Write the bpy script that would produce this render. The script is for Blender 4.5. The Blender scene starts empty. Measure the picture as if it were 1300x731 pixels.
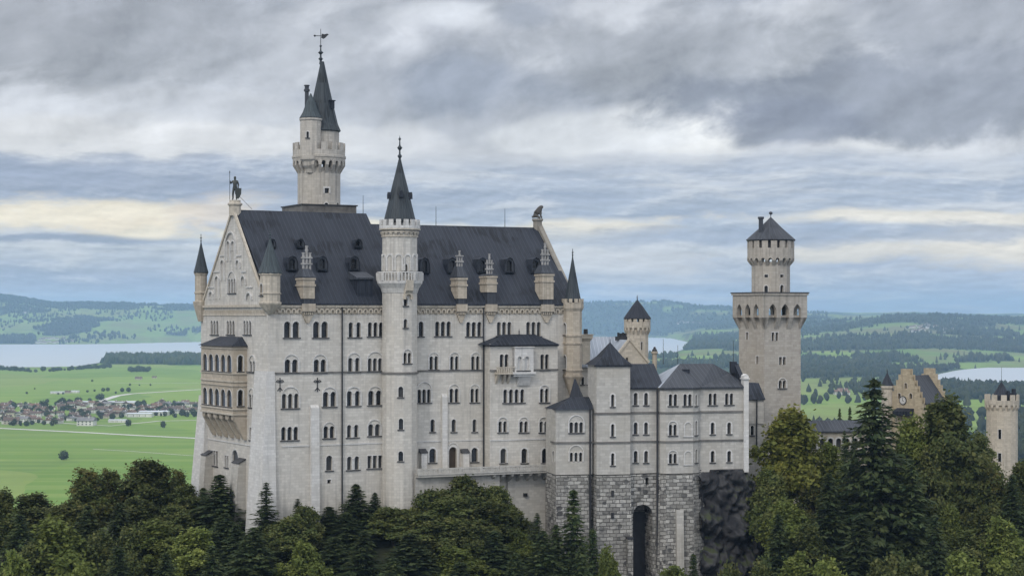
import bpy, math, random
import numpy as np
from mathutils import Vector, noise
from mathutils.geometry import delaunay_2d_cdt
R = math.radians
sc = bpy.context.scene
COL = sc.collection
# ---------------------------------------------------------------- camera, sky, sun, exposure
F, ZC = 2370.0, 180.0          # focal length in photo pixels (photo is 1300 wide), camera height over the plain
cam = bpy.data.cameras.new('camera')
camo = bpy.data.objects.new('camera', cam)
COL.objects.link(camo)
camo.location = (0, 0, ZC)
camo.rotation_euler = (R(90), 0, 0)
cam.sensor_width = 36
cam.lens = 36*F/1300
cam.shift_y = 34.5/1300
cam.clip_start = 1
cam.clip_end = 90000
sc.camera = camo

SUN_EL, SUN_AZ = 38.0, 207.0   # azimuth clockwise from +Y (view direction): behind the camera, to the left
sd = bpy.data.lights.new('sun', 'SUN')
sd.energy = 1.0
sd.angle = R(14)
sd.color = (1.0, .93, .83)
so = bpy.data.objects.new('sun', sd)
COL.objects.link(so)
so.rotation_euler = Vector((-math.sin(R(SUN_AZ))*math.cos(R(SUN_EL)), -math.cos(R(SUN_AZ))*math.cos(R(SUN_EL)), -math.sin(R(SUN_EL)))).to_track_quat('-Z', 'Y').to_euler()

sc.view_settings.view_transform = 'Standard'
sc.view_settings.look = 'None'
sc.view_settings.gamma = 1
sc.view_settings.use_curve_mapping = False
sc.view_settings.exposure = 0.12
sc.cycles.use_denoising = True
sc.cycles.max_bounces = 5
sc.cycles.diffuse_bounces = 3
sc.cycles.glossy_bounces = 2
sc.cycles.transmission_bounces = 2
sc.cycles.volume_bounces = 1
sc.cycles.transparent_max_bounces = 8

# ---------------------------------------------------------------- node helper
def srgb(r, g, b):
    f = lambda c: (c/255/12.92 if c/255 <= .04045 else ((c/255+.055)/1.055)**2.4)
    return (f(r), f(g), f(b))

class S:
    """a node socket with arithmetic"""
    def __init__(s, nt, k): s.nt, s.k = nt, k
    def m(s, op, *a, clamp=False):
        n = s.nt.nodes.new('ShaderNodeMath'); n.operation = op; n.use_clamp = clamp
        for i, x in enumerate((s,)+a):
            if isinstance(x, S): s.nt.links.new(x.k, n.inputs[i])
            else: n.inputs[i].default_value = x
        return S(s.nt, n.outputs[0])
    def __add__(s, o): return s.m('ADD', o)
    def __sub__(s, o): return s.m('SUBTRACT', o)
    def __mul__(s, o): return s.m('MULTIPLY', o)
    def __truediv__(s, o): return s.m('DIVIDE', o)
    def ss(s, a, b):                       # smoothstep
        n = s.nt.nodes.new('ShaderNodeMapRange'); n.interpolation_type = 'SMOOTHSTEP'
        s.nt.links.new(s.k, n.inputs[0]); n.inputs[1].default_value = a; n.inputs[2].default_value = b
        return S(s.nt, n.outputs[0])
def xyz(nt, x, y, z=0.0):
    n = nt.nodes.new('ShaderNodeCombineXYZ')
    for i, v in enumerate((x, y, z)):
        if isinstance(v, S): nt.links.new(v.k, n.inputs[i])
        else: n.inputs[i].default_value = v
    return S(nt, n.outputs[0])
def sep(nt, v):
    n = nt.nodes.new('ShaderNodeSeparateXYZ'); nt.links.new(v.k, n.inputs[0])
    return [S(nt, o) for o in n.outputs]
def fbm(nt, v, scale, det=4, rough=.55, col=False, dist=0):
    n = nt.nodes.new('ShaderNodeTexNoise'); nt.links.new(v.k, n.inputs['Vector'])
    n.inputs['Scale'].default_value = scale; n.inputs['Detail'].default_value = det
    n.inputs['Roughness'].default_value = rough; n.inputs['Distortion'].default_value = dist
    return S(nt, n.outputs[1 if col else 0])
def mix(nt, f, a, b, mode='MIX'):
    n = nt.nodes.new('ShaderNodeMix'); n.data_type = 'RGBA'; n.blend_type = mode
    if isinstance(f, S): nt.links.new(f.k, n.inputs[0])
    else: n.inputs[0].default_value = f
    for i, c in ((6, a), (7, b)):
        if isinstance(c, S): nt.links.new(c.k, n.inputs[i])
        else: n.inputs[i].default_value = (*c[:3], 1)
    return S(nt, n.outputs[2])
def ramp(nt, f, stops):
    n = nt.nodes.new('ShaderNodeValToRGB'); nt.links.new(f.k, n.inputs[0])
    e = n.color_ramp.elements
    while len(e) < len(stops): e.new(.5)
    for el, (p, c) in zip(e, stops): el.position = p; el.color = (*c, 1)
    return S(nt, n.outputs[0])
def val(nt, v):
    n = nt.nodes.new('ShaderNodeValue'); n.outputs[0].default_value = v
    return S(nt, n.outputs[0])

# ---------------------------------------------------------------- sky
world = bpy.data.worlds.new('World'); sc.world = world
world.use_nodes = True
nt = world.node_tree
bg = nt.nodes['Background']; bg.inputs[1].default_value = .1
sky = nt.nodes.new('ShaderNodeTexSky'); sky.sky_type = 'NISHITA'; sky.sun_disc = False
sky.sun_elevation = R(SUN_EL); sky.sun_rotation = R(SUN_AZ)
tc = nt.nodes.new('ShaderNodeTexCoord')
dx, dy, dz = sep(nt, S(nt, tc.outputs['Generated']))
az = dx.m('ARCTAN2', dy)*F               # along the horizon and above it, 41 units to a degree
el = dz.m('ARCSINE')*F
w1 = fbm(nt, xyz(nt, az/300, el/150), 1, 3, .5, col=True)
wx, wy, wz = sep(nt, w1)
U = az+(wx-.5)*110
V = el+(wy-.5)*46
st = [(0, (166, 185, 208)), (25, (168, 187, 211)), (58, (188, 198, 214)), (84, (200, 207, 217)), (104, (176, 189, 208)),
      (140, (173, 185, 204)), (178, (182, 192, 209)), (210, (222, 224, 228)), (240, (213, 217, 224)), (275, (186, 191, 202)),
      (330, (176, 181, 191)), (400, (172, 177, 187)), (560, (190, 194, 202))]
base = ramp(nt, V/600, [(p/600, srgb(*c)) for p, c in st])
n2 = fbm(nt, xyz(nt, (U*.9+V*.44)/330, (V*.9-U*.3)/170, 3.3), 1, 5, .55)
n4 = fbm(nt, xyz(nt, U/520, V/60, 11.7), 1, 5, .5)
n6 = fbm(nt, xyz(nt, U/400, V/26, 19.1), 1, 7, .6)
n7 = fbm(nt, xyz(nt, az/95+wx*.6, el/24, 23.9), 1, 7, .6); n8 = fbm(nt, xyz(nt, az/95+wx*.6-.05, el/24+.16, 23.9), 1, 7, .6)
def puff(u, v, seed, sx=280, sy=165, det=7): return fbm(nt, xyz(nt, u/sx, v/sy, seed), 1, det, .57)
ur, vr_ = U*.9+V*.44, V*.9-U*.3           # the high cloud drifts up to the right
p0 = puff(ur, vr_, 15.3); p1 = puff(ur-16, vr_+30, 15.3)          # density, and density a step towards the light
relief = p0-p1
q0 = puff(ur, vr_, 31.7, 85, 62, 6); q1 = puff(ur-5, vr_+9, 31.7, 85, 62, 6)
fine = q0-q1
def blob(u, v, ru, rv, soft=.3, wob=2.6, low=0):
    a = (U-u)/ru; b = (V-v)/rv
    d = (a*a+b*b).m('SQRT')+(p0-.5)*wob+(q0-.5)*.8
    if low: d = d+(n7-.5)*2.6
    return (d.ss(1-soft, 1+soft)*-1)+1
hi = V.ss(165, 235); lo = hi*-1+1
c = base
c = mix(nt, n4.ss(.52, .7)*lo*.7, c, srgb(164, 176, 197))           # long grey-blue bands low down
c = mix(nt, n6.ss(.52, .66)*lo*.6, c, srgb(216, 219, 224))          # thin pale streaks
c = mix(nt, n6.ss(.46, .34)*lo*V.ss(0, 50)*.5, c, srgb(150, 166, 192))
c = mix(nt, p0.ss(.46, .60)*hi*.85, c, srgb(175, 179, 188))         # heaped grey cloud
c = mix(nt, n2.ss(.5, .36)*hi*.7, c, srgb(224, 227, 233))          # bright gaps
c = mix(nt, n7.ss(.5, .66)*lo*V.ss(6, 40)*.55, c, srgb(214, 218, 224))  # small broken cloud towards the horizon
c = mix(nt, n7.ss(.47, .36)*lo*.4, c, srgb(158, 171, 193))
bl = [(-640, 350, 330, 60, (164, 167, 174), .85), (-350, 335, 260, 50, (174, 178, 186), .6), (-60, 290, 130, 46, (154, 162, 178), .75),
      (-470, 214, 260, 26, (226, 227, 229), .85), (-560, 168, 320, 20, (156, 168, 191), .85),
      (-70, 372, 80, 26, (222, 226, 233), .85), (-190, 217, 150, 24, (224, 226, 230), .75), (-400, 260, 120, 24, (206, 209, 215), .6),
      (235, 238, 95, 32, (238, 239, 239), .95), (60, 226, 140, 26, (226, 229, 233), .8), (430, 222, 90, 14, (230, 232, 234), .7),
      (170, 338, 270, 50, (170, 174, 182), .8), (20, 375, 60, 22, (158, 164, 176), .7),
      (510, 268, 250, 44, (143, 149, 163), .9), (345, 238, 90, 30, (140, 146, 162), .9), (650, 292, 200, 70, (158, 163, 175), .85),
      (-570, 122, 150, 20, (247, 238, 218), 1), (-470, 110, 90, 11, (244, 233, 212), .9), (-360, 128, 44, 18, (232, 220, 206), .8), (-600, 94, 200, 6, (148, 161, 184), .9),
      (-140, 104, 270, 10, (243, 236, 218), .95), (100, 112, 110, 9, (240, 234, 220), .9), (560, 120, 260, 9, (240, 235, 224), .95),
      (90, 70, 160, 18, (216, 219, 225), .85), (640, 84, 140, 20, (242, 235, 221), .9), (430, 78, 140, 9, (232, 227, 216), .8), (330, 100, 300, 12, (160, 174, 198), .7),
      (478, 400, 22, 7, (190, 208, 232), .55)]
for u, v, ru, rv, colr, k in bl:
    w_ = 3.0 if v > 200 else 1.5
    c = mix(nt, blob(u, v, ru, rv, .3 if v > 200 else .5, w_, v < 200)*k, c, srgb(*colr))
k_ = relief*hi*1.4+fine*hi*.7+(n7-n8)*lo*.9+1
c = mix(nt, 1.0, c, xyz(nt, k_, k_, k_), 'MULTIPLY')
# an overcast sky is brighter towards the zenith and, here, behind the camera where the evening light comes from
gain = dz.ss(.2, .9)*1.5+1.0+(dy*-1).ss(-.1, .8)*dz.ss(.0, .4)*.9
c = mix(nt, 1.0, c, xyz(nt, gain, gain, gain), 'MULTIPLY')
c = mix(nt, 1.0, c, (9.4, 9.4, 9.4), 'MULTIPLY')
c = mix(nt, .93, S(nt, sky.outputs[0]), c)
nt.links.new(c.k, bg.inputs[0])

# ---------------------------------------------------------------- materials
MATS = {}
def new_mat(name):
    m = bpy.data.materials.new(name); m.use_nodes = True; MATS[name] = m
    nt = m.node_tree
    b = nt.nodes['Principled BSDF']
    t = nt.nodes.new('ShaderNodeTexCoord')
    return m, nt, b, S(nt, t.outputs['UV']), S(nt, t.outputs['Object'])
def setp(nt, b, col=None, rough=.8, metal=0, spec=.3, bump=None, bstr=.3, bdist=.1):
    if isinstance(col, S): nt.links.new(col.k, b.inputs['Base Color'])
    elif col: b.inputs['Base Color'].default_value = (*col, 1)
    if isinstance(rough, S): nt.links.new(rough.k, b.inputs['Roughness'])
    else: b.inputs['Roughness'].default_value = rough
    b.inputs['Metallic'].default_value = metal
    b.inputs['Specular IOR Level'].default_value = spec
    if bump:
        n = nt.nodes.new('ShaderNodeBump'); n.inputs['Strength'].default_value = bstr; n.inputs['Distance'].default_value = bdist
        nt.links.new(bump.k, n.inputs['Height']); nt.links.new(n.outputs[0], b.inputs['Normal'])
def brick(nt, uv, c1, c2, mortar, w, h, ms, off=.5, smooth=.1):
    n = nt.nodes.new('ShaderNodeTexBrick'); nt.links.new(uv.k, n.inputs['Vector'])
    n.inputs['Color1'].default_value = (*c1, 1); n.inputs['Color2'].default_value = (*c2, 1); n.inputs['Mortar'].default_value = (*mortar, 1)
    n.inputs['Scale'].default_value = 1; n.inputs['Mortar Size'].default_value = ms; n.inputs['Mortar Smooth'].default_value = smooth
    n.inputs['Brick Width'].default_value = w; n.inputs['Row Height'].default_value = h; n.offset = off
    return S(nt, n.outputs[0]), S(nt, n.outputs[1])
def mul(c, k): return tuple(x*k for x in c)

def ashlar(name, col, var=.12, stain=.35, w=1.0, h=.45, warm=None):
    m, nt, b, uv, ob = new_mat(name)
    bc, bf = brick(nt, uv, mul(col, 1-var), mul(col, 1+var*.6), mul(col, .8), w, h, .02)
    u, v, _ = sep(nt, uv)
    big = fbm(nt, ob, .11, 5, .6)
    c = mix(nt, big.ss(.4, .68)*.4, bc, mul(warm or (col[0], col[1]*.95, col[2]*.85), .84))
    streak = fbm(nt, xyz(nt, u*1.1, v*.07), 1, 5, .65)
    c = mix(nt, streak.ss(.5, .74)*stain, c, mul(col, .45))
    run = fbm(nt, xyz(nt, u*1.9, v*.045, 6), 1, 4, .6)      # rain running down from the eaves, damp rising from the foot
    c = mix(nt, run.ss(.46, .66)*(v.ss(174, 181.5)*.45+v.ss(158, 146)*.5), c, mul(col, .42))
    pale = fbm(nt, xyz(nt, u*.22, v*.16, 9), 1, 6, .65)
    c = mix(nt, pale.ss(.55, .7)*.25, c, mul(col, 1.14))
    fine = fbm(nt, ob, 1.6, 4, .7)
    c = mix(nt, fine.ss(.4, .8)*.22, c, mul(col, .55))
    setp(nt, b, c, .85, bump=bf*-1+fine, bstr=.35, bdist=.05)
    return m
ashlar('limestone', (.56, .53, .475), .13, stain=.45, warm=(.54, .485, .40))
ashlar('lime_gray', (.455, .435, .395), .15, stain=.45, warm=(.47, .425, .345))
ashlar('lime_pale', (.60, .585, .555), .12, stain=.4)
ashlar('tan_stone', (.465, .405, .32), .16, stain=.5, w=.8, h=.4, warm=(.41, .335, .25))
ashlar('tan_pale', (.52, .465, .38), .16, stain=.35, w=.8, h=.4)
ashlar('old_stone', (.27, .25, .215), .15, stain=.5)
ashlar('cream_stone', (.48, .445, .39), .15, stain=.45)
ashlar('tower_stone', (.42, .385, .335), .15, stain=.3, w=.9, h=.45)
ashlar('brick_yellow', (.44, .37, .26), .2, stain=.7, w=.7, h=.35)

m, nt, b, uv, ob = new_mat('rubble')
wv = fbm(nt, ob, .8, 3, .6, col=True)
vm = nt.nodes.new('ShaderNodeVectorMath'); vm.operation = 'MULTIPLY_ADD'
nt.links.new(wv.k, vm.inputs[0]); vm.inputs[1].default_value = (.35, .35, 0); nt.links.new(uv.k, vm.inputs[2])
bc, bf = brick(nt, S(nt, vm.outputs[0]), (.17, .162, .148), (.52, .50, .455), (.075, .07, .066), 1.15, .62, .06, smooth=.5)
n1 = fbm(nt, xyz(nt, *[q*.75 for q in sep(nt, uv)[:2]]), 1, 2, .5)
u, v, _ = sep(nt, uv)
dark = fbm(nt, xyz(nt, u*.85, v*1.2, 4), 1, 2, .4)+(v.ss(122, 150)*-.1+.06)
dark = dark.ss(.55, .61)
bigm = fbm(nt, ob, .09, 4, .6).ss(.4, .6)
vr = nt.nodes.new('ShaderNodeTexVoronoi'); nt.links.new(xyz(nt, u*.8+(n1-.5)*.5, v*1.15).k, vr.inputs['Vector']); vr.inputs['Scale'].default_value = 1
vd = sep(nt, S(nt, vr.outputs['Color']))[0]+v.ss(150, 126)*.2
pit = vd.ss(.79, .83)*(S(nt, vr.outputs['Distance']).ss(.55, .4))
c = mix(nt, pit*.9, bc, (.03, .03, .034))
c = mix(nt, dark*.6, c, (.06, .06, .062))
c = mix(nt, bigm*.4, c, (.24, .23, .2))
fine = fbm(nt, ob, 2.2, 5, .7)
c = mix(nt, fine.ss(.45, .75)*.5, c, (.16, .155, .15))
setp(nt, b, c, .9, bump=bf*-1+fine*.8, bstr=.9, bdist=.22)

def roofmat(name, col, col2, rough=.55, seam=.75, wet=.6, spec=.2):
    m, nt, b, uv, ob = new_mat(name)
    u, v, _ = sep(nt, uv)
    fr = (u/seam).m('FRACT')
    line = fr.m('SUBTRACT', .5).m('ABSOLUTE').ss(.40, .48)
    panel = (u/seam).m('FLOOR')
    wn = nt.nodes.new('ShaderNodeTexWhiteNoise'); wn.noise_dimensions = '1D'; nt.links.new(panel.k, wn.inputs['W'])
    pv = S(nt, wn.outputs[0])
    st = fbm(nt, xyz(nt, u*1.3, v*.12), 1, 5, .6)
    c = mix(nt, st.ss(.35, .7)*.5+pv*.4, col, col2)
    c = mix(nt, line*.75, c, mul(col2, 1.5))
    patch = fbm(nt, xyz(nt, u*.12, v*.16, 5), 1, 2, .5).ss(.5, .6)
    run = fbm(nt, xyz(nt, u*1.6, v*.22, 2), 1, 3, .6).ss(.46, .53)
    c = mix(nt, patch*run*wet, c, mul(col, .12))
    rg = fbm(nt, ob, .5, 4, .6)*.25+(rough-.12)
    setp(nt, b, c, rg, spec=spec, bump=line, bstr=.6, bdist=.06)
    return m
roofmat('slate', (.018, .021, .028), (.03, .035, .046))
roofmat('slate_mid', (.04, .044, .052), (.062, .067, .076), wet=.3)
roofmat('zinc_and_sheen', (.26, .29, .33), (.36, .39, .43), rough=.5, seam=.7, wet=.25)  # metal of the knights' house; painted sky sheen on the bower hip
roofmat('patina', (.04, .05, .055), (.066, .083, .088), rough=.55, seam=.55, wet=.3)
roofmat('spire', (.03, .036, .041), (.055, .066, .072), rough=.5, seam=.5, wet=.5)

def plain(name, col, rough=.7, var=.25, scale=.6, metal=0, spec=.3, bstr=.2):
    m, nt, b, uv, ob = new_mat(name)
    n = fbm(nt, ob, scale, 5, .65)
    c = mix(nt, n.ss(.3, .7), mul(col, 1-var), mul(col, 1+var))
    setp(nt, b, c, rough, metal, spec, bump=n, bstr=bstr, bdist=.05)
    return m
plain('iron', (.03, .03, .032), .5)
plain('lead', (.05, .05, .052), .6)
plain('weathered', (.15, .142, .13), .85)
plain('bronze', (.045, .05, .045), .45)
plain('statue_stone', (.085, .08, .072), .9)
plain('pot_white', (.52, .505, .47), .8)
plain('pot_grey', (.30, .29, .275), .85)
plain('pane_dull', (.055, .055, .055), .4)
plain('door_wood', (.05, .035, .022), .6)
plain('curtain', (.22, .2, .18), .9)
m, nt, b, uv, ob = new_mat('glass')
n = fbm(nt, ob, .7, 2, .5)
setp(nt, b, mix(nt, n.ss(.4, .7), (.010, .011, .013), (.03, .03, .032)), .12, spec=.5)
plain('bark', (.06, .05, .038), .95, scale=3)
plain('road', (.55, .53, .48), .9, scale=.05, var=.1)
plain('white_wall', (.62, .6, .56), .9, scale=.1, var=.15)
plain('tile_brown', (.13, .088, .07), .9, scale=.05, var=.3)
plain('tile_grey', (.20, .19, .19), .9, scale=.05, var=.3)
plain('tile_red', (.19, .115, .082), .9, scale=.05, var=.3)
plain('metal_roof', (.55, .57, .6), .6, scale=.05, var=.15)
m, nt, b, uv, ob = new_mat('rock')
n = fbm(nt, ob, .16, 8, .68, dist=.6)
x_, y_, z_ = sep(nt, ob)
n2 = fbm(nt, xyz(nt, x_*.5, y_*.5, z_*.16), 1, 7, .7)
c = mix(nt, n.ss(.4, .7), (.02, .02, .022), (.09, .088, .088))
c = mix(nt, n2.ss(.6, .74)*.6, c, (.19, .185, .175))
gm = nt.nodes.new('ShaderNodeNewGeometry'); nz = sep(nt, S(nt, gm.outputs['Normal']))[2]
c = mix(nt, nz.ss(.35, .7)*fbm(nt, ob, .13, 3, .5).ss(.5, .6)*.85, c, (.045, .055, .02))
setp(nt, b, c, .85, bump=n+n2, bstr=.55, bdist=.4)
m, nt, b, uv, ob = new_mat('forest_floor')
n = fbm(nt, ob, .15, 6, .65)
setp(nt, b, mix(nt, n.ss(.35, .65), (.018, .022, .012), (.045, .05, .022)), .95, bump=n, bstr=.6, bdist=.8)
m, nt, b, uv, ob = new_mat('water')
n = fbm(nt, xyz(nt, *[q*.01 for q in sep(nt, ob)[:2]]), 1, 3, .5)
setp(nt, b, (.46, .49, .51), .32, spec=.8, bump=n, bstr=.05, bdist=1)

m, nt, b, uv, ob = new_mat('meadow')          # uv is in metres; attribute forest = share of wooded ground
x_, y_, z_ = sep(nt, ob)
warp = fbm(nt, xyz(nt, x_/900, y_/900), 1, 3, .5, col=True)
wx, wy, wz = sep(nt, warp)
vo = nt.nodes.new('ShaderNodeTexVoronoi'); vo.feature = 'F1'
vv = xyz(nt, x_/330+(wx-.5)*1.2, y_/620+(wy-.5)*1.2)
nt.links.new(vv.k, vo.inputs['Vector']); vo.inputs['Scale'].default_value = 1
r_, g_, b_ = sep(nt, S(nt, vo.outputs['Color']))
c = mix(nt, r_, (.125, .215, .037), (.205, .295, .058))
c = mix(nt, g_.ss(.72, .78)*.55, c, (.23, .26, .085))
c = mix(nt, b_.ss(.8, .84)*.5, c, (.10, .165, .04))
stripe = fbm(nt, xyz(nt, x_/900, y_/38, 2), 1, 3, .6)
c = mix(nt, stripe.ss(.45, .58)*.6, c, (.22, .285, .075))
patchy = fbm(nt, xyz(nt, x_/160, y_/240, 5), 1, 5, .65)
c = mix(nt, patchy.ss(.45, .75)*.35, c, (.10, .175, .034))
at = nt.nodes.new('ShaderNodeAttribute'); at.attribute_name = 'forest'
dry = fbm(nt, xyz(nt, x_/420, y_/700, 8), 1, 4, .6).ss(.46, .6)*(y_.ss(5500, 9000)+x_.ss(200, 700)*.8)
c = mix(nt, dry*.6, c, (.17, .165, .07))
c = mix(nt, S(nt, at.outputs['Fac']), c, (.022, .034, .016))
setp(nt, b, c, .95, spec=.1)

def leafmat(name, c1, c2, c3):
    m, nt, b, uv, ob = new_mat(name)
    g = nt.nodes.new('ShaderNodeNewGeometry'); oi = nt.nodes.new('ShaderNodeObjectInfo')
    at = nt.nodes.new('ShaderNodeAttribute'); at.attribute_name = 'tint'
    c = mix(nt, S(nt, g.outputs['Random Per Island']), c1, c2)
    c = mix(nt, S(nt, at.outputs['Fac']), c, c3)
    k = S(nt, oi.outputs['Random'])*.5+.75
    c = mix(nt, 1.0, c, xyz(nt, k, k, k), 'MULTIPLY')
    setp(nt, b, c, .7, spec=.2)
    tr = nt.nodes.new('ShaderNodeBsdfTranslucent'); nt.links.new(c.k, tr.inputs[0])
    ms = nt.nodes.new('ShaderNodeMixShader'); ms.inputs[0].default_value = .28
    nt.links.new(b.outputs[0], ms.inputs[1]); nt.links.new(tr.outputs[0], ms.inputs[2])
    nt.links.new(ms.outputs[0], nt.nodes['Material Output'].inputs[0])
leafmat('leaf_green', (.046, .068, .019), (.102, .122, .036), (.19, .18, .056))
leafmat('leaf_olive', (.075, .105, .022), (.145, .175, .04), (.225, .235, .058))
leafmat('leaf_gold', (.09, .11, .021), (.165, .175, .035), (.24, .225, .048))
leafmat('leaf_autumn', (.05, .072, .02), (.10, .118, .032), (.16, .135, .042))
leafmat('needle', (.024, .046, .019), (.054, .082, .031), (.105, .122, .042))
leafmat('leaf_far', (.02, .032, .013), (.042, .058, .023), (.075, .082, .032))

# ---------------------------------------------------------------- geometry helpers
def at(px, py, Y):
    """world point seen at photo pixel (px, py) at depth Y"""
    return Vector(((px-650)*Y/F, Y, ZC+(400-py)*Y/F))
LOC = {}
def tag(o, label=None, cat=None, group=None, kind=None):
    for k, v in (('label', label), ('category', cat), ('group', group), ('kind', kind)):
        if v: o[k] = v
    return o
def thing(name, loc, label, cat, group=None):
    o = bpy.data.objects.new(name, None); COL.objects.link(o)
    o.location = loc; o.empty_display_size = .5
    LOC[o] = Vector(loc)
    return tag(o, label, cat, group)

class Fr:
    """vertical plane: o = left foot, u along it, n outwards"""
    def __init__(s, o, ang, L=None):
        s.o = Vector((o[0], o[1])); s.a = ang
        s.u = Vector((math.cos(ang), math.sin(ang))); s.n = Vector((s.u.y, -s.u.x)); s.L = L
    def p(s, a, d, z):
        q = s.o+s.u*a+s.n*d
        return Vector((q.x, q.y, z))
    def hit(s, px, py, d=0):
        k = (px-650)/F; o = s.o+s.n*d
        a = (k*o.y-o.x)/(s.u.x-k*s.u.y)
        t = o.y+a*s.u.y
        return a, ZC+(400-py)*t/F
    def off(s, a, d): 
        q = s.o+s.u*a+s.n*d
        return Fr((q.x, q.y), s.a)

class MB:
    def __init__(s): s.v, s.f, s.m, s.uv = [], [], [], []
    def poly(s, pts, mat=0, uv=None):
        i = len(s.v); s.v += [tuple(p) for p in pts]; s.f.append(tuple(range(i, i+len(pts)))); s.m.append(mat); s.uv.append(uv)
    def hexa(s, a, b, mat=0):              # two quads (bottom ring, top ring)
        s.poly(a[::-1], mat); s.poly(b, mat)
        for i in range(len(a)):
            j = (i+1) % len(a); s.poly((a[i], a[j], b[j], b[i]), mat)
    def box(s, fr, s0, s1, d0, d1, z0, z1, mat=0):
        a = [fr.p(s0, d1, z0), fr.p(s1, d1, z0), fr.p(s1, d0, z0), fr.p(s0, d0, z0)]
        s.hexa(a, [Vector((q.x, q.y, z1)) for q in a], mat)
    def ext(s, fr, pts, d0, d1, mat=0):    # polygon in the plane, (s, z) counter-clockwise seen from outside, from d0 (back) to d1
        A = [fr.p(a, d1, z) for a, z in pts]; B = [fr.p(a, d0, z) for a, z in pts]
        s.poly(A, mat); s.poly(B[::-1], mat)
        for i in range(len(A)):
            j = (i+1) % len(A); s.poly((A[i], B[i], B[j], A[j]), mat)
    def side(s, fr, pts, s0, s1, mat=0):   # section in (d, z), pushed along the wall from s0 to s1
        A = [fr.p(s0, d, z) for d, z in pts]; B = [fr.p(s1, d, z) for d, z in pts]
        s.poly(A, mat); s.poly(B[::-1], mat)
        for i in range(len(A)):
            j = (i+1) % len(A); s.poly((A[i], B[i], B[j], A[j]), mat)
    def lathe(s, c, prof, n=24, mat=0, rot=0, cap=True, a0=0, a1=2*math.pi):
        rings = []
        for r, z in prof:
            rings.append([(c[0]+r*math.cos(rot+a0+(a1-a0)*i/n), c[1]+r*math.sin(rot+a0+(a1-a0)*i/n), z) for i in range(n+1)])
        full = abs(a1-a0-2*math.pi) < 1e-6
        sl = 0
        for k in range(len(prof)-1):
            (r0, z0), (r1, z1) = prof[k], prof[k+1]
            L = math.hypot(r1-r0, z1-z0); rr = max(r0, r1, .2)
            for i in range(n):
                th = (a1-a0)/n*rr
                s.poly((rings[k][i], rings[k][i+1], rings[k+1][i+1], rings[k+1][i]), mat,
                       ((i*th, sl), ((i+1)*th, sl), ((i+1)*th, sl+L), (i*th, sl+L)))
            sl += L
        if cap and full:
            if prof[0][0] > .01: s.poly(rings[0][:n][::-1], mat)
            if prof[-1][0] > .01: s.poly(rings[-1][:n], mat)
    def tube(s, a, b, r0, r1=None, n=8, mat=0):
        a, b = Vector(a), Vector(b); r1 = r0 if r1 is None else r1
        d = (b-a).normalized(); x = d.orthogonal().normalized(); y = d.cross(x)
        ra = [a+(x*math.cos(t)+y*math.sin(t))*r0 for t in [2*math.pi*i/n for i in range(n)]]
        rb = [b+(x*math.cos(t)+y*math.sin(t))*r1 for t in [2*math.pi*i/n for i in range(n)]]
        s.hexa(ra, rb, mat)
    def arc(s, fr, sc_, zc, r0, r1, d0, d1, seg=9, leg=0, mat=0, point=0):
        """half-ring moulding (point > 0 stretches it to a pointed arch)"""
        pts = [(sc_+r1, zc-leg)]+[(sc_+r1*math.cos(math.pi*i/seg), zc+r1*math.sin(math.pi*i/seg)) for i in range(seg+1)]+[(sc_-r1, zc-leg)]
        pin = [(sc_+r0, zc-leg)]+[(sc_+r0*math.cos(math.pi*i/seg), zc+r0*math.sin(math.pi*i/seg)) for i in range(seg+1)]+[(sc_-r0, zc-leg)]
        for i in range(len(pts)-1):
            if abs(pts[i][0]-pts[i+1][0])+abs(pts[i][1]-pts[i+1][1]) < 1e-5: continue
            s.ext(fr, (pts[i], pts[i+1], pin[i+1], pin[i]), d0, d1, mat)
    def build(s, name, mats, parent=None, smooth=False):
        if isinstance(mats, str): mats = [mats]
        root = parent
        while root is not None and root.parent is not None: root = root.parent
        off = LOC.get(root, Vector((0, 0, 0)))
        me = bpy.data.meshes.new(name)
        V_ = np.array(s.v, dtype=float)-np.array(off)
        me.from_pydata(V_.tolist(), [], s.f)
        for m in mats: me.materials.append(MATS[m])
        me.polygons.foreach_set('material_index', s.m)
        if smooth: me.polygons.foreach_set('use_smooth', [True]*len(s.f))
        uvl = me.uv_layers.new(name='UVMap')
        buf = []
        for f, uv in zip(s.f, s.uv):
            if uv is not None:
                for q in uv: buf += q
                continue
            p = [Vector(s.v[i]) for i in f]
            n = Vector((0, 0, 0))
            for i in range(len(p)):
                a, b = p[i], p[(i+1) % len(p)]
                n += Vector(((a.y-b.y)*(a.z+b.z), (a.z-b.z)*(a.x+b.x), (a.x-b.x)*(a.y+b.y)))
            n = n.normalized() if n.length > 1e-12 else Vector((0, 0, 1))
            t = Vector((-n.y, n.x, 0))
            t = t.normalized() if t.length > .05 else Vector((1, 0, 0))
            bt = n.cross(t)
            for q in p: buf += [q.dot(t), q.dot(bt)]
        uvl.data.foreach_set('uv', buf)
        o = bpy.data.objects.new(name, me); COL.objects.link(o)
        if parent is not None: o.parent = parent
        return o

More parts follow.
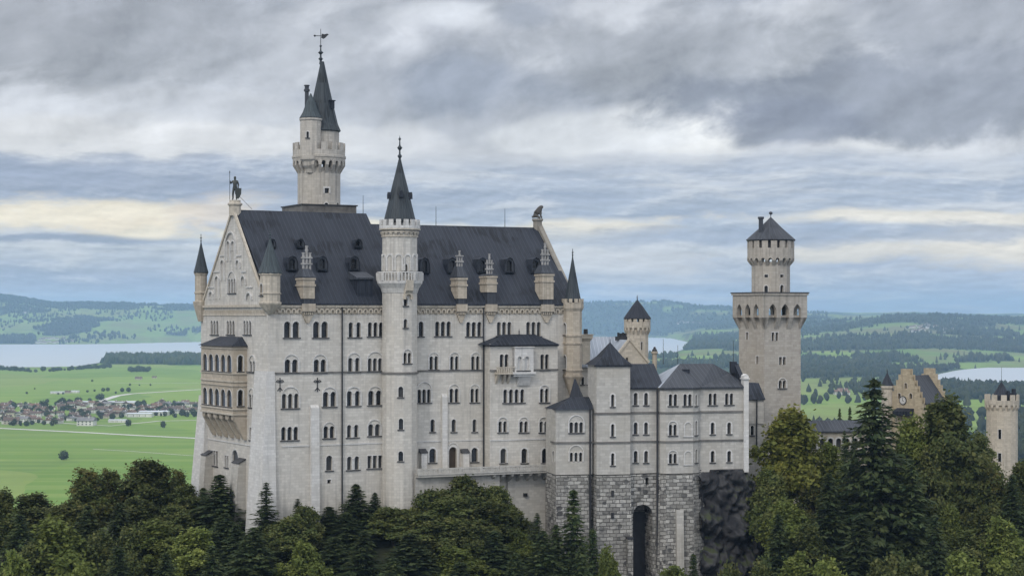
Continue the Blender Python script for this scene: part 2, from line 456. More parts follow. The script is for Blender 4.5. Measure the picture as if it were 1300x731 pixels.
def arch_poly(s0, s1, z0, z1, rect=False, seg=8, pointed=False):
    w = s1-s0; c = (s0+s1)/2
    if rect: return [(s0, z0), (s1, z0), (s1, z1), (s0, z1)]
    if pointed:
        h = min(w*.9, (z1-z0)*.6); q = [(s0, z0), (s1, z0)]
        for i in range(6): t = i/5; q.append((s1-(w/2)*(t**1.7), z1-h+h*t**.8))
        for i in range(1, 6): t = 1-i/5; q.append((s0+(w/2)*(t**1.7), z1-h+h*t**.8))
        return q
    r = min(w/2, (z1-z0)*.8)
    return [(s0, z0), (s1, z0)]+[(c+w/2*math.cos(math.pi*i/seg), z1-r+r*math.sin(math.pi*i/seg)) for i in range(seg+1)]
def inside(p, poly):
    x, y = p; r = False
    for i in range(len(poly)):
        (x0, y0), (x1, y1) = poly[i-1], poly[i]
        if (y0 > y) != (y1 > y) and x < (x1-x0)*(y-y0)/(y1-y0)+x0: r = not r
    return r
def wall(mb, fr, outline, holes=(), d=0, depth=.5, mat=0):
    V_, E = [], []
    for lp in [outline]+list(holes):
        i = len(V_); V_ += [Vector(p) for p in lp]; E += [(i+k, i+(k+1) % len(lp)) for k in range(len(lp))]
    if holes:
        v, e, f = delaunay_2d_cdt(V_, E, [], 1, 1e-5, False)[:3]
        for t in f:
            cx = sum(v[i][0] for i in t)/len(t); cz = sum(v[i][1] for i in t)/len(t)
            if any(inside((cx, cz), h) for h in holes) or not inside((cx, cz), outline): continue
            q = [v[i] for i in t]
            if sum(q[i-1][0]*q[i][1]-q[i][0]*q[i-1][1] for i in range(len(q))) < 0: q = q[::-1]
            mb.poly([fr.p(a, d, z) for a, z in q], mat)
    else:
        mb.poly([fr.p(a, d, z) for a, z in outline], mat)
    for h in holes:
        for i in range(len(h)):
            (a0, z0), (a1, z1) = h[i-1], h[i]
            mb.poly((fr.p(a0, d, z0), fr.p(a0, d-depth, z0), fr.p(a1, d-depth, z1), fr.p(a1, d, z1)), mat)

PR = random.Random(4)
class Facade:
    def __init__(s, fr, outline, d=0, depth=.55, mat=0, wmat='lime_pale'):
        s.fr, s.out, s.d, s.depth, s.mat, s.wmat = fr, outline, d, depth, mat, wmat
        s.wins = []
    def add(s, x0, x1, y0, y1, n=1, hood=None, rect=False, pier=.4, sill=True, sur=.16, pointed=False, clamp=None, name='window', pane='glass'):
        xm = (x0+x1)/2
        a0, _ = s.fr.hit(x0, y0, s.d); a1, _ = s.fr.hit(x1, y0, s.d)
        z1 = s.fr.hit(xm, y0, s.d)[1]; z0 = s.fr.hit(xm, y1, s.d)[1]
        if clamp:
            k = max(0, (a1-a0)-(clamp[1]-clamp[0])*.9)/2; a0 += k; a1 -= k
            m = (a0+a1)/2; h = (a1-a0)/2
            m = min(max(m, clamp[0]+h+.04), clamp[1]-h-.04); a0, a1 = m-h, m+h
        lw = (a1-a0)/(n+(n-1)*pier)
        L = [arch_poly(a0+i*lw*(1+pier), a0+i*lw*(1+pier)+lw, z0, z1, rect, pointed=pointed) for i in range(n)]
        hz = s.fr.hit(xm, hood, s.d)[1] if hood else None
        s.wins.append(dict(L=L, a0=a0, a1=a1, z0=z0, z1=z1, lw=lw, n=n, hz=hz, rect=rect, sill=sill, sur=sur, pier=pier, name=name, pane=pane))
    def holes(s): return [h for w in s.wins for h in w['L']]
    def wall(s, mb): wall(mb, s.fr, s.out, s.holes(), s.d, s.depth, s.mat)
    def windows(s, parent, deep=True):
        for w in s.wins:
            mb = MB(); fr, d = s.fr, s.d
            if w['sill']: mb.box(fr, w['a0']-.22, w['a1']+.22, d+.003, d+.2, w['z0']-.17, w['z0']-.01, 1)
            sw = w['sur']
            if sw:
                for i in range(w['n']):
                    b0 = w['a0']+i*w['lw']*(1+w['pier']); c = b0+w['lw']/2; r = w['lw']/2
                    q = min(sw, w['lw']*w['pier']*.46 if w['n'] > 1 else sw)
                    if w['rect']:
                        mb.box(fr, b0-q, b0+w['lw']+q, d+.003, d+.05, w['z1']+.003, w['z1']+sw, 0)
                        for e0, e1 in ((b0-q, b0-.003), (b0+w['lw']+.003, b0+w['lw']+q)): mb.box(fr, e0, e1, d+.003, d+.05, w['z0'], w['z1'], 0)
                    else:
                        mb.arc(fr, c, w['z1']-r, r+.003, r+q, d+.003, d+.06, 8, max(0, w['z1']-r-w['z0']), 0)
            for i in range(w['n']-1):          # a little column in front of each pier
                cc = w['a0']+(i+1)*w['lw']+(i+.5)*w['lw']*w['pier']
                q = fr.p(cc, d+.0, 0); rr = min(.11, w['lw']*w['pier']*.4)
                zs = w['z1']-w['lw']/2
                mb.lathe((q.x, q.y), [(rr*1.5, w['z0']), (rr*1.5, w['z0']+.12), (rr, w['z0']+.16), (rr, zs-.2), (rr*1.9, zs), (rr*1.9, zs+.08)], 8, 0)
            if w['hz'] is not None:
                r = (w['a1']-w['a0'])/2+.28; c = (w['a0']+w['a1'])/2
                zc = w['hz']-r
                mb.arc(fr, c, zc, r-.17, r, d+.003, d+.16, 12, max(0, zc-w['z0']), 0)
            if not mb.f: mb.box(fr, w['a0'], w['a1'], d-s.depth*.5, d-s.depth*.5+.05, (w['z0']+w['z1'])/2-.04, (w['z0']+w['z1'])/2+.04, 0)
            o = mb.build(w['name'], [s.wmat, 'lead'], parent)
            pm = MB(); pm.box(fr, w['a0']-.03, w['a1']+.03, d-s.depth-.06, d-s.depth-.01, w['z0']-.03, w['z1']+.03)
            pm.build('pane', w['pane'] if w['pane'] != 'glass' or PR.random() < .74 else 'pane_dull', o)

class Tower:
    """polygonal shaft whose facets carry real window openings"""
    def __init__(s, c, r, z0, z1, n=12, rot=0, depth=.45, wmat='lime_pale'):
        s.c, s.r, s.n = c, r, n; s.fac = []
        P = [(c[0]+r*math.cos(rot+2*math.pi*i/n), c[1]+r*math.sin(rot+2*math.pi*i/n)) for i in range(n)]
        for i in range(n):
            a, b = P[i], P[(i+1) % n]
            L = math.hypot(b[0]-a[0], b[1]-a[1])
            fr = Fr(a, math.atan2(b[1]-a[1], b[0]-a[0]), L)
            s.fac.append(Facade(fr, [(0, z0), (L, z0), (L, z1), (0, z1)], depth=depth, wmat=wmat))
    def add(s, x0, x1, y0, y1, *a, **k):
        best = None
        for f in s.fac:
            mid = f.fr.p(f.fr.L/2, 0, 0)
            if mid.xy.dot(f.fr.n) > 0: continue
            h = f.fr.hit((x0+x1)/2, y0)[0]
            e = abs(h-f.fr.L/2)
            if best is None or e < best[0]: best = (e, f)
        f = best[1]; f.add(x0, x1, y0, y1, *a, clamp=(0, f.fr.L), **k)
    def wall(s, mb):
        for f in s.fac: f.wall(mb)
    def windows(s, parent):
        for f in s.fac: f.windows(parent)

def crenels(mb, c, r, n, z0, z1, th=.3, frac=.55, mat=0, rot=0):
    for i in range(n):
        a = rot+2*math.pi*i/n; h = math.pi/n*frac
        q = [(c[0]+rr*math.cos(t), c[1]+rr*math.sin(t), z0) for rr, t in ((r, a-h), (r, a+h), (r-th, a+h), (r-th, a-h))]
        mb.hexa([Vector(x) for x in q], [Vector((x[0], x[1], z1)) for x in q], mat)
def brackets(mb, c, r0, r1, n, z0, z1, frac=.45, mat=0, rot=0):
    """corbels growing outwards from r0 at z0 to r1 at z1"""
    for i in range(n):
        a = rot+2*math.pi*i/n; h = math.pi/n*frac
        def P(r, t, z): return Vector((c[0]+r*math.cos(t), c[1]+r*math.sin(t), z))
        zm = z0+(z1-z0)*.55
        A = [P(r0-.1, a-h, z0), P(r0+.05, a-h, z0), P(r1, a-h, zm), P(r1, a-h, z1), P(r0-.1, a-h, z1)]
        B = [P(r0-.1, a+h, z0), P(r0+.05, a+h, z0), P(r1, a+h, zm), P(r1, a+h, z1), P(r0-.1, a+h, z1)]
        mb.hexa(A, B, mat)
def finial(mb, x, y, z, h, r=.18, mat=0):
    mb.lathe((x, y), [(r, z-.3), (r*.7, z+h*.12), (r*1.5, z+h*.2), (r*.6, z+h*.28), (r*.5, z+h*.42), (r*1.7, z+h*.52), (r*.5, z+h*.62), (r*.35, z+h*.8), (r*.9, z+h*.86), (r*.2, z+h*.93), (.02, z+h)], 8, mat)
def xy(px, Y): return ((px-650)*Y/F, Y)
def zz(py, Y): return ZC+(400-py)*Y/F
def gable_roof(mb, fr, s0, s1, df, db, ze, zr, mat=0, th=.25):
    """closed ridge roof over the strip s0..s1, eaves at df (front) and db (back)"""
    m = (df+db)/2
    mb.side(fr, [(df, ze-th), (df, ze), (m, zr), (db, ze), (db, ze-th)], s0, s1, mat)
def roof_hit(fr, df, m, ze, zr, px, py):
    rx, rz = (px-650)/F, (400-py)/F; k = (zr-ze)/(df-m)
    nx, ny = fr.n
    A = rx*nx+ny; B = -(fr.o.x*nx+fr.o.y*ny)       # d(t) = A t + B
    t = (ze+k*(df-B)-ZC)/(rz+k*A)
    d = A*t+B; q = Vector((t*rx, t))-fr.o
    return q.dot(fr.u), d, ZC+rz*t
# ================================================================ THE PALACE
AW, AE = R(29.4), R(24.7)
C = (-39.24, 300.0)
FW = Fr(C, AW)                                   # south front, western half
GL = 31.0                                        # width of the gable
FG = Fr((C[0]-FW.n.x*GL, C[1]-FW.n.y*GL), AW-R(90))   # west gable, from its far corner to the near one
LW = 23.5
D = FW.p(LW, 0, 0); FE = Fr((D.x, D.y), AE)       # south front, eastern half
LE = 33.5
Z0, ZE, ZRW, ZRE = 134.0, 181.8, 197.7, 195.9
palace = thing('palace', (C[0], C[1], Z0), 'long pale limestone palace with steep dark roof, gable end and loggia at its left', 'palace')

fw = Facade(FW, [(0, Z0), (LW, Z0), (LW, ZE), (0, ZE)])
for a in [(360.5, 380, 408, 428.5, 2), (397.4, 416.3, 408, 428.5, 2), (467, 486.6, 409, 427, 3)]: fw.add(*a, pier=.3)
fw.add(442.5, 458, 409, 428, 2, pier=.75)
for a in [(361.5, 378, 456, 473, 2, 449), (398.4, 413.8, 456, 473, 2, 449), (467, 485, 454.5, 471, 3, 445.5)]: fw.add(*a, pier=.3)
fw.add(442, 456.5, 454, 472, 2, 447, pier=.6)
for a in [(358, 379, 499.5, 518, 3, 490), (410, 426.5, 497, 516, 2, 490.5), (467.5, 484.5, 495.5, 514, 2, 489.5)]: fw.add(*a, pier=.4)
fw.add(440.5, 457, 496, 515, 2, 490, pier=.6)
fw.add(357, 378.5, 541.5, 558.5, 3, pier=.35)
fw.add(410.7, 424.5, 540.5, 556, 2, 535, pier=.3)
fw.add(440.5, 455, 539, 555, 2, pier=.7)
fw.add(467.5, 482.5, 538, 553, 2, 531.5, pier=.3)
fw.add(414, 422, 578, 597, 1); fw.add(440.5, 456, 579, 596, 2, pier=.6)
fw.add(466.5, 485.5, 578, 594, 3, rect=True, pier=.3); fw.add(415.5, 420, 608.5, 613.5, 1, rect=True, sill=False)

fe = Facade(FE, [(0, Z0), (LE, Z0), (LE, ZE), (0, ZE)])
for a in [(531.5, 533.5+4, 408, 427, 1), (552.4, 572.3, 408, 426.5, 3), (591.8, 611.3, 408.5, 427, 3), (630.8, 649.2, 408.5, 426, 3), (668, 686.6, 408.5, 426.5, 3)]: fe.add(*a, pier=.3)
for a in [(545.2, 556, 452, 469, 2, 446.5), (571.6, 582, 452, 469, 2, 446.5), (598.3, 608.8, 452, 469, 2, 446.5)]: fe.add(*a, pier=.4)
for a in [(530, 546.6, 494, 511, 3, 484), (570.8, 582, 493, 510.5, 2, 487), (597.5, 607.7, 493, 510.5, 2, 487)]: fe.add(*a, pier=.35)
for x0, x1 in ((546.4, 551.9), (573.2, 578.9), (599.8, 605)): fe.add(x0, x1, 532, 548, 1)
fe.add(545, 553.4, 569, 587, 1, sur=.3); fe.add(598.5, 606.7, 568, 586, 1, sur=.3)
fe.add(570, 580, 567, 594, 1, hood=561, sill=False, sur=.4, name='door', pane='door_wood')

fg = Facade(FG, [(0, Z0), (GL, Z0), (GL, ZE), (GL/2, ZRW+.2), (0, ZE)], depth=.2, wmat='lime_pale')
for x in (272.6, 293, 314.2): fg.add(x-4.9, x+4.9, 407, 424.5, 3, pier=.3, sur=.1)
fg.add(290, 299.5, 354, 372, 3, 344, pier=.4)
fg.add(317.3, 324.2, 458, 472, 2, 450, pier=.4); fg.add(316.3, 323.5, 500, 517, 2, 492, pier=.4)
fg.add(317, 319.8, 542.5, 558.5, 1, rect=True)
for x0, x1 in ((256, 261), (270.5, 276.5)): fg.add(x0, x1, 572, 591, 2, rect=True, pier=.25)
fg.add(285.5, 290, 578, 593, 2, rect=True, pier=.3)
fg.add(295.5, 303, 571, 606, 1, hood=569.5, sur=.3)

# the projecting bay of the eastern half
DB = 2.5
b0 = FE.hit(622, 470, DB)[0]; b1 = FE.hit(708, 470, DB)[0]
zbt = FE.hit(665, 436, DB)[1]
fb = Facade(FE, [(b0, Z0), (b1, Z0), (b1, zbt), (b0, zbt)], d=DB)
fb.add(634.4, 645.5, 449.5, 468.5, 2, pier=.2); fb.add(686, 696.8, 449.5, 469.5, 2, pier=.2)
fb.add(639, 665.6, 494, 511, 4, pier=.45); fb.add(685.7, 696.4, 493, 510.5, 2, 488, pier=.4)
for x in (632.8, 659.5, 685): fb.add(x, x+10.6, 534.5, 548.5, 2, 528.5, pier=.35)
for x in (635.3, 662, 688): fb.add(x, x+7.6, 569, 587.5, 1, sur=.28)

mb = MB()
for f in (fw, fe, fg, fb): f.wall(mb)
# side and rear walls, so that the building is closed from every side
for s_ in (b0, b1): mb.poly([FE.p(s_, DB, Z0), FE.p(s_, 0, Z0), FE.p(s_, 0, zbt), FE.p(s_, DB, zbt)])
Wb0, Wb1 = FW.p(0, -GL, 0), FW.p(LW, -GL, 0); Eb0, Eb1 = FE.p(0, -GL, 0), FE.p(LE, -GL, 0)
for p_, q_ in ((Wb1, Wb0), (Eb0, Wb1), (Eb1, Eb0)):
    mb.poly([(p_.x, p_.y, Z0), (q_.x, q_.y, Z0), (q_.x, q_.y, ZE), (p_.x, p_.y, ZE)])
FEE = Fr((FE.p(LE, 0, 0).x, FE.p(LE, 0, 0).y), AE+R(90))
mb.poly([FEE.p(a, 0, z) for a, z in ((0, Z0), (GL, Z0), (GL, ZE), (GL/2, ZRE), (0, ZE))])
mb.build('wall', 'limestone', palace)
for f in (fw, fe, fg, fb): f.windows(palace)

# roofs
mb = MB(); gable_roof(mb, FW, .4, 24.6, .55, -GL-.55, ZE+.12, ZRW)
roofW = mb.build('roof', 'slate', palace)
mb = MB(); gable_roof(mb, FE, -1.5, LE-.3, .55, -GL-.55, ZE+.1, ZRE)
roofE = mb.build('roof', 'slate', palace)
# low roof over the bay
mb = MB(); bm_ = (b0+b1)/2
e_ = [FE.p(b0-1.2, 0, zbt-.1), FE.p(b0-.3, DB+.6, zbt-.25), FE.p(b1+.3, DB+.6, zbt-.25), FE.p(b1+.3, 0, zbt-.1)]
t_ = [FE.p(bm_-3.2, .003, zbt+1.55), FE.p(bm_-2.6, .25, zbt+1.5), FE.p(bm_+2.6, .25, zbt+1.5), FE.p(bm_+3.2, .003, zbt+1.55)]
mb.hexa(e_, t_); mb.box(FE, b0-.1, b1+.1, .01, DB+.25, zbt-.45, zbt-.255, 0)
q = FE.p(bm_, .5, 0); finial(mb, q.x, q.y, zbt+1.5, 1.0, .1)
mb.build('bay_roof', 'slate', palace)

# cornices, friezes, string courses
mb = MB()
def frieze(fr, s0, s1, zt, step=.95, d=0, h=1.25, gaps=()):
    mb.box(fr, s0, s1, d+.004, d+.42, zt-.32, zt, 0)
    mb.box(fr, s0, s1, d+.004, d+.16, zt-.62, zt-.323, 0)
    n = int((s1-s0)/step)
    for i in range(n):
        c = s0+(i+.5)*(s1-s0)/n; w = (s1-s0)/n
        mb.arc(fr, c, zt-1.02, w*.24, w*.47, d+.02, d+.3, 5, .3, 0)
    mb.box(fr, s0, s1, d+.004, d+.015, zt-1.5, zt-.625, 1)
frieze(FW, 1.0, LW-1.0, ZE-.15); frieze(FE, 1.6, LE-1.8, ZE-.15)
mb.box(FG, .6, GL-.6, .004, .34, ZE-.5, ZE-.12, 0)
mb.box(FG, .6, GL-.6, .004, .14, ZE-1.9, ZE-1.55, 0)
for i in range(46): mb.box(FG, 1.2+i*.63, 1.5+i*.63, .004, .13, ZE-1.52, ZE-.95, 0)
mb.build('cornice', ['tan_pale', 'tan_stone'], palace)
mb = MB()
zs = FW.hit(420, 473.6)[1]
def course(fr, s0, s1, z, d=0, h=.28, p=.18): mb.box(fr, s0, s1, d+.004, d+p, z, z+h, 0)
course(FW, .2, LW-1.9, zs); course(FE, 1.9, b0-.003, zs); course(FE, b0-.05, b1+.05, zs, DB); course(FG, 19.8, GL-.1, zs)
mb.build('string_course', 'weathered', palace)
mb = MB()
zs2 = FW.hit(420, 565)[1]
course(FW, 2.4, LW-2.0, zs2, 0, .22, .12); course(FE, 1.9, b0-.003, zs2, 0, .22, .12); course(FE, b0-.05, b1+.05, zs2, DB, .22, .12); course(FG, 1.5, GL-2.8, FG.hit(300, 563)[1], 0, .22, .12)
mb.build('plinth_course', 'lime_pale', palace)

# gable copings with their blind arcade
mb = MB()
for sgn in (0, 1):
    P = lambda s_: GL-s_ if sgn else s_
    pts = [(P(-.35), ZE-.3), (P(.75), ZE-.3), (P(GL/2), ZRW-.25), (P(GL/2), ZRW+.95)]
    if sgn: pts = pts[::-1]
    pts = [(a, z-(.55 if abs(z-(ZRW+.95)) < .01 or (z < ZE and (a < 0 or a > GL)) else 0)) for a, z in pts]
    mb.ext(FG, pts, -.22, .22, 0)
q = FG.p(GL/2, -.35, 0)
mb.lathe((q.x, q.y), [(1.0, ZRW-1), (1.0, ZRW+.6), (1.25, ZRW+.8), (1.25, ZRW+1.05), (.95, ZRW+1.2), (.95, ZRW+1.6)], 8)
KN = Vector((q.x, q.y, ZRW+1.6))
mb.build('gable_coping', 'tan_pale', palace)
mb = MB()
for sgn in (0, 1):
    P = lambda s_: GL-s_ if sgn else s_
    pts = [(P(-.2), ZE-.3), (P(.8), ZE-.3), (P(GL/2), ZRE-.2), (P(GL/2), ZRE+1.0)]
    if sgn: pts = pts[::-1]
    mb.ext(FEE, pts, -.8, .1, 0)
q = FEE.p(GL/2, -.6, 0)
mb.lathe((q.x, q.y), [(.8, ZRE-2), (.8, ZRE+1.1), (1.0, ZRE+1.25), (1.0, ZRE+1.6)], 8)
LI = Vector((q.x, q.y, ZRE+1.6))
mb.build('gable_coping', 'old_stone', palace)
mb = MB()
def blind(x0, x1, y0, y1, lab=True):
    a0 = FG.hit(x0, y0)[0]; a1 = FG.hit(x1, y0)[0]; zt = FG.hit((x0+x1)/2, y0)[1]; zb = FG.hit((x0+x1)/2, y1)[1]
    r = (a1-a0)/2
    mb.arc(FG, (a0+a1)/2, zt-r, r-.24, r, .004, .34, 8, zt-r-zb)
for a in [(287.3, 301, 293.5, 330), (289, 294, 304.5, 331), (294.8, 299.8, 304.5, 318), (281.2, 286.5, 328.5, 356), (300.5, 306, 328.5, 340),
          (274, 279.5, 349, 379), (307, 313.2, 349, 362), (266.5, 272, 368.5, 380), (313.5, 321, 370, 380)]: blind(*a)
for a in [(279.5, 286.5, 324.7), (300, 306.5, 324.7), (272, 279.5, 345), (306.5, 313, 345), (264.5, 272, 364.8), (313, 321, 364.8)]:
    s_, z_ = FG.hit(a[0], a[2]); s2 = FG.hit(a[1], a[2])[0]; mb.box(FG, s_, s2, .004, .18, z_-.1, z_+.1)
mb.build('blind_arcade', 'lime_pale', palace)

# corner and wall buttresses
def batter(px, Yc, y0, y1, h0, h1, mat='lime_pale', ang=AW, cx=None):
    """square pier growing from half-width h1 at the top to h0 at the foot"""
    m = MB(); c = cx; zt, zb = y0, y1
    u = Vector((math.cos(ang), math.sin(ang))); n = Vector((-u.y, u.x))
    rg = lambda h, z: [Vector((*(Vector(c)+u*(sx*h)+n*(sy*h)), z)) for sx, sy in ((-1, -1), (1, -1), (1, 1), (-1, 1))]
    m.hexa(rg(h0, zb), rg(h1, zt)); return m.build('buttress', mat, palace)
qa = FG.p(1.3, -1.5, 0); batter(0, 0, 166, Z0-2, 4.1, 1.75, cx=qa.xy)
mb = MB(); rg_ = lambda a, b, c_, d_, z: [FW.p(a, b, z), FW.p(c_, b, z), FW.p(c_, d_, z), FW.p(a, d_, z)]
mb.hexa(rg_(-2.3, .95, 1.3, -6, Z0-2), rg_(-.3, .2, 1.1, -5, 171)); mb.poly(rg_(-.3, .2, 1.1, -5, 171.004)); mb.build('buttress', 'lime_pale', palace)
mb = MB(); s0 = FW.hit(393.5, 540)[0]; s1 = FW.hit(404, 540)[0]
mb.side(FW, [(.004, Z0), (.8, Z0), (.45, FW.hit(399, 517)[1]), (.004, FW.hit(399, 514)[1])], s0, s1); mb.build('buttress', 'lime_pale', palace)
mb = MB(); s0 = FE.hit(560.4, 540)[0]; s1 = FE.hit(567, 540)[0]
mb.side(FE, [(.004, Z0), (.6, Z0), (.4, FE.hit(563, 503)[1]), (.004, FE.hit(563, 500)[1])], s0, s1); mb.build('buttress', 'lime_pale', palace)
for x0, x1, yt in ((264, 270, 573), (303.5, 312, 583)):
    mb = MB(); s0 = FG.hit(x0, yt)[0]; s1 = FG.hit(x1, yt)[0]; z_ = FG.hit((x0+x1)/2, yt)[1]
    mb.side(FG, [(.004, Z0), (2.9, Z0), (1.3, z_-1.0), (1.2, z_-.6), (.004, z_)], s0, s1, 0)
    mb.side(FG, [(.01, z_+.08), (1.35, z_-.6), (1.35, z_-.5), (.01, z_+.25)], s0-.15, s1+.15, 1)
    mb.build('buttress', ['lime_gray', 'lead'], palace)

# west loggia
DL = 2.4
l0 = FG.hit(255.6, 450, DL)[0]; l1 = FG.hit(296, 450, DL)[0]
lt = FG.hit(276, 438.6, DL)[1]; lb = FG.hit(276, 524, DL)[1]; lf = FG.hit(280, 553.5, 0)[1]
loggia = MB()
ff = Facade(FG, [(l0, lb), (l1, lb), (l1, lt), (l0, lt)], d=DL, depth=.2, wmat='pot_white')
FS = Fr(FG.p(l1, DL, 0).xy, AW)
fs = Facade(FS, [(0, lb), (DL, lb), (DL, lt), (0, lt)], depth=.5, wmat='pot_white')
for y0, y1 in ((449.5, 471), (493, 514.5)):
    ff.add(257.6, 294.2, y0, y1, 5, pier=.34, sur=.1)
    fs.add(302, 308.5, y0+1.5, y1+.5, 1, sur=.2)
ff.wall(loggia); fs.wall(loggia)
loggia.poly([FG.p(l0, DL, lb), FG.p(l0, 0, lb), FG.p(l0, 0, lt), FG.p(l0, DL, lt)])
loggia.poly([FG.p(l0, DL, lb), FG.p(l1, DL, lb), FG.p(l1, 0, lb), FG.p(l0, 0, lb)])
lo = loggia.build('loggia', 'tan_stone', palace)
for f in (ff, fs):
    for w in f.wins: w['name'] = 'arcade'
    f.windows(lo)
mb = MB()
for y_, h_ in ((441.5, .2), (472.5, .25), (482.5, .25), (488, .12), (517, .25), (523.5, .3)):
    z_ = FG.hit(276, y_, DL)[1]
    mb.box(FG, l0-.15, l1+.003, DL+.003, DL+.2, z_-h_/2, z_+h_/2)
    mb.box(FS, -.2, DL-.01, .003, .2, z_-h_/2, z_+h_/2)
mb.build('band', 'tan_pale', lo)
mb = MB()
for i in range(6):
    c = l0+.5+(l1-l0-1)*i/5
    mb.side(FG, [(.01, lf), (.5, lf+.1), (DL-.1, lb-.75), (DL-.1, lb-.01), (.01, lb-.01)], c-.3, c+.3, 0)
for i in range(5):
    c = l0+.5+(l1-l0-1)*(i+.5)/5; w = (l1-l0-1)/10
    mb.arc(FG, c, lb-.9, w*.55, w*1.0, .01, DL-.15, 6, 0, 0)
mb.side(FG, [(.01, lf), (.5, lf+.1), (DL-.0, lb-.3), (DL-.0, lb-.005), (.01, lb-.005)], l1-.5, l1, 0)
mb.build('corbel', 'tan_stone', lo)
mb = MB(); zr_ = FG.hit(288, 427, 0)[1]
e_ = [FG.p(l0-.4, 0, lt), FG.p(l0-.4, DL+.5, lt), FG.p(l1+.5, DL+.5, lt), FG.p(l1+.5, 0, lt)]
t_ = [FG.p(l0+3, 0.01, zr_), FG.p(l0+4, .5, zr_), FG.p(l1-2.5, .5, zr_), FG.p(l1-2.0, 0.01, zr_)]
mb.hexa(e_, t_); mb.build('loggia_roof', 'slate', lo)

# oriel and balcony on the bay
o0 = FE.hit(653.7, 455, DB+1)[0]; o1 = FE.hit(677, 455, DB+1)[0]
ot = FE.hit(665, 441, DB+1)[1]; ob_ = FE.hit(665, 472, DB+1)[1]; of = FE.hit(665, 489, DB)[1]
om = MB()
fo = Facade(FE, [(o0, ob_), (o1, ob_), (o1, ot), (o0, ot)], d=DB+1.1, depth=.4, wmat='pot_white')
fo.add(657, 671.8, 452.5, 470, 2, pier=.75, pane='curtain'); fo.wall(om)
om.box(FE, o0, o1, DB+.01, DB+.75, ob_, ot-.02)
for s_ in (o0, o1): om.poly([FE.p(s_, DB+1.1, ob_), FE.p(s_, DB, ob_), FE.p(s_, DB, ot), FE.p(s_, DB+1.1, ot)])
om.box(FE, o0-.15, o1+.15, DB+.01, DB+1.3, ot, ot+.15)
om.box(FE, o0-.5, o1+.3, DB+.01, DB+1.5, ob_-.35, ob_)
om.box(FE, o0-.25, o1+.1, DB+.01, DB+1.2, ob_-.75, ob_-.355)
om.side(FE, [(DB+.01, of), (DB+.3, of), (DB+1.0, ob_-.76), (DB+.01, ob_-.76)], o0+.8, o1-.4)
oo = om.build('oriel', 'lime_pale', palace); fo.windows(oo)
mb = MB(); p0 = FE.hit(630.3, 475, DB+1)[0]
mb.box(FE, p0, o0-.51, DB+.01, DB+1.3, ob_-.35, ob_-.1)
for i in range(9):
    c = p0+.1+(o0-.75-p0)*i/8; mb.box(FE, c-.1, c+.1, DB+1.1, DB+1.25, ob_-.1, ob_+.75)
mb.box(FE, p0-.05, o0-.02, DB+1.05, DB+1.3, ob_+.753, ob_+.9)
for s_ in (p0+.4, p0+1.6, o0-.9): mb.side(FE, [(DB+.01, of+.3), (DB+1.0, ob_-.6), (DB+1.0, ob_-.36), (DB+.01, ob_-.36)], s_-.2, s_+.2)
mb.build('balcony', 'tan_pale', palace)

# corner turrets
def cone_roof(c, r, z0, z1, mat, parent, n=16, fin=1.8, flare=.25):
    m = MB(); m.lathe(c, [(r*.92, z0-.12), (r, z0), (r*(1-flare*.8), z0+(z1-z0)*flare*.72), (r*.36, z0+(z1-z0)*.64), (.06, z1)], n)
    finial(m, c[0], c[1], z1-.1, fin, max(.1, r*.085)); return m.build('turret_roof', mat, parent)
# near one, over the junction of gable and south front
c = FW.p(.35, .1, 0); c = (c.x, c.y); Yc = c[1]
t = Tower(c, 1.62, zz(386, Yc), zz(347, Yc), 8, R(22.5)+AW, .4); t.add(331.2, 335.2, 360, 375, 1, sur=.14)
mb = MB(); t.wall(mb)
mb.lathe(c, [(.35, zz(399, Yc)), (1.0, zz(394, Yc)), (1.7, zz(387, Yc)), (1.82, zz(385.5, Yc)), (1.82, zz(383.5, Yc)), (1.63, zz(383, Yc))], 8, rot=R(22.5)+AW)
mb.lathe(c, [(1.63, zz(373.3, Yc)), (1.78, zz(373, Yc)), (1.78, zz(372, Yc)), (1.63, zz(371.7, Yc))], 8, rot=R(22.5)+AW, cap=False)
mb.lathe(c, [(1.63, zz(350, Yc)), (1.82, zz(349, Yc)), (1.82, zz(346.8, Yc)), (.3, zz(346.8, Yc))], 8, rot=R(22.5)+AW)
tu = mb.build('turret', 'tan_pale', palace); t.windows(tu); cone_roof(c, 1.95, zz(346.7, Yc), zz(302, Yc), 'patina', tu, 8, 1.2)
# far one
c = FG.p(.5, .2, 0); c = (c.x, c.y); Yc = c[1]
mb = MB(); mb.lathe(c, [(.5, zz(408, Yc)), (.8, zz(400, Yc)), (1.3, zz(387, Yc)), (1.4, zz(383, Yc)), (1.05, zz(382, Yc)), (1.05, zz(373, Yc)), (1.18, zz(372.5, Yc)), (1.18, zz(371, Yc)), (1.05, zz(370.5, Yc)), (1.05, zz(350, Yc)), (1.2, zz(348, Yc)), (1.2, zz(346, Yc))], 8, rot=AW+R(22.5))
tu = mb.build('turret', 'tan_stone', palace); cone_roof(c, 1.32, zz(346, Yc), zz(307, Yc), 'spire', tu, 8, 1.5)
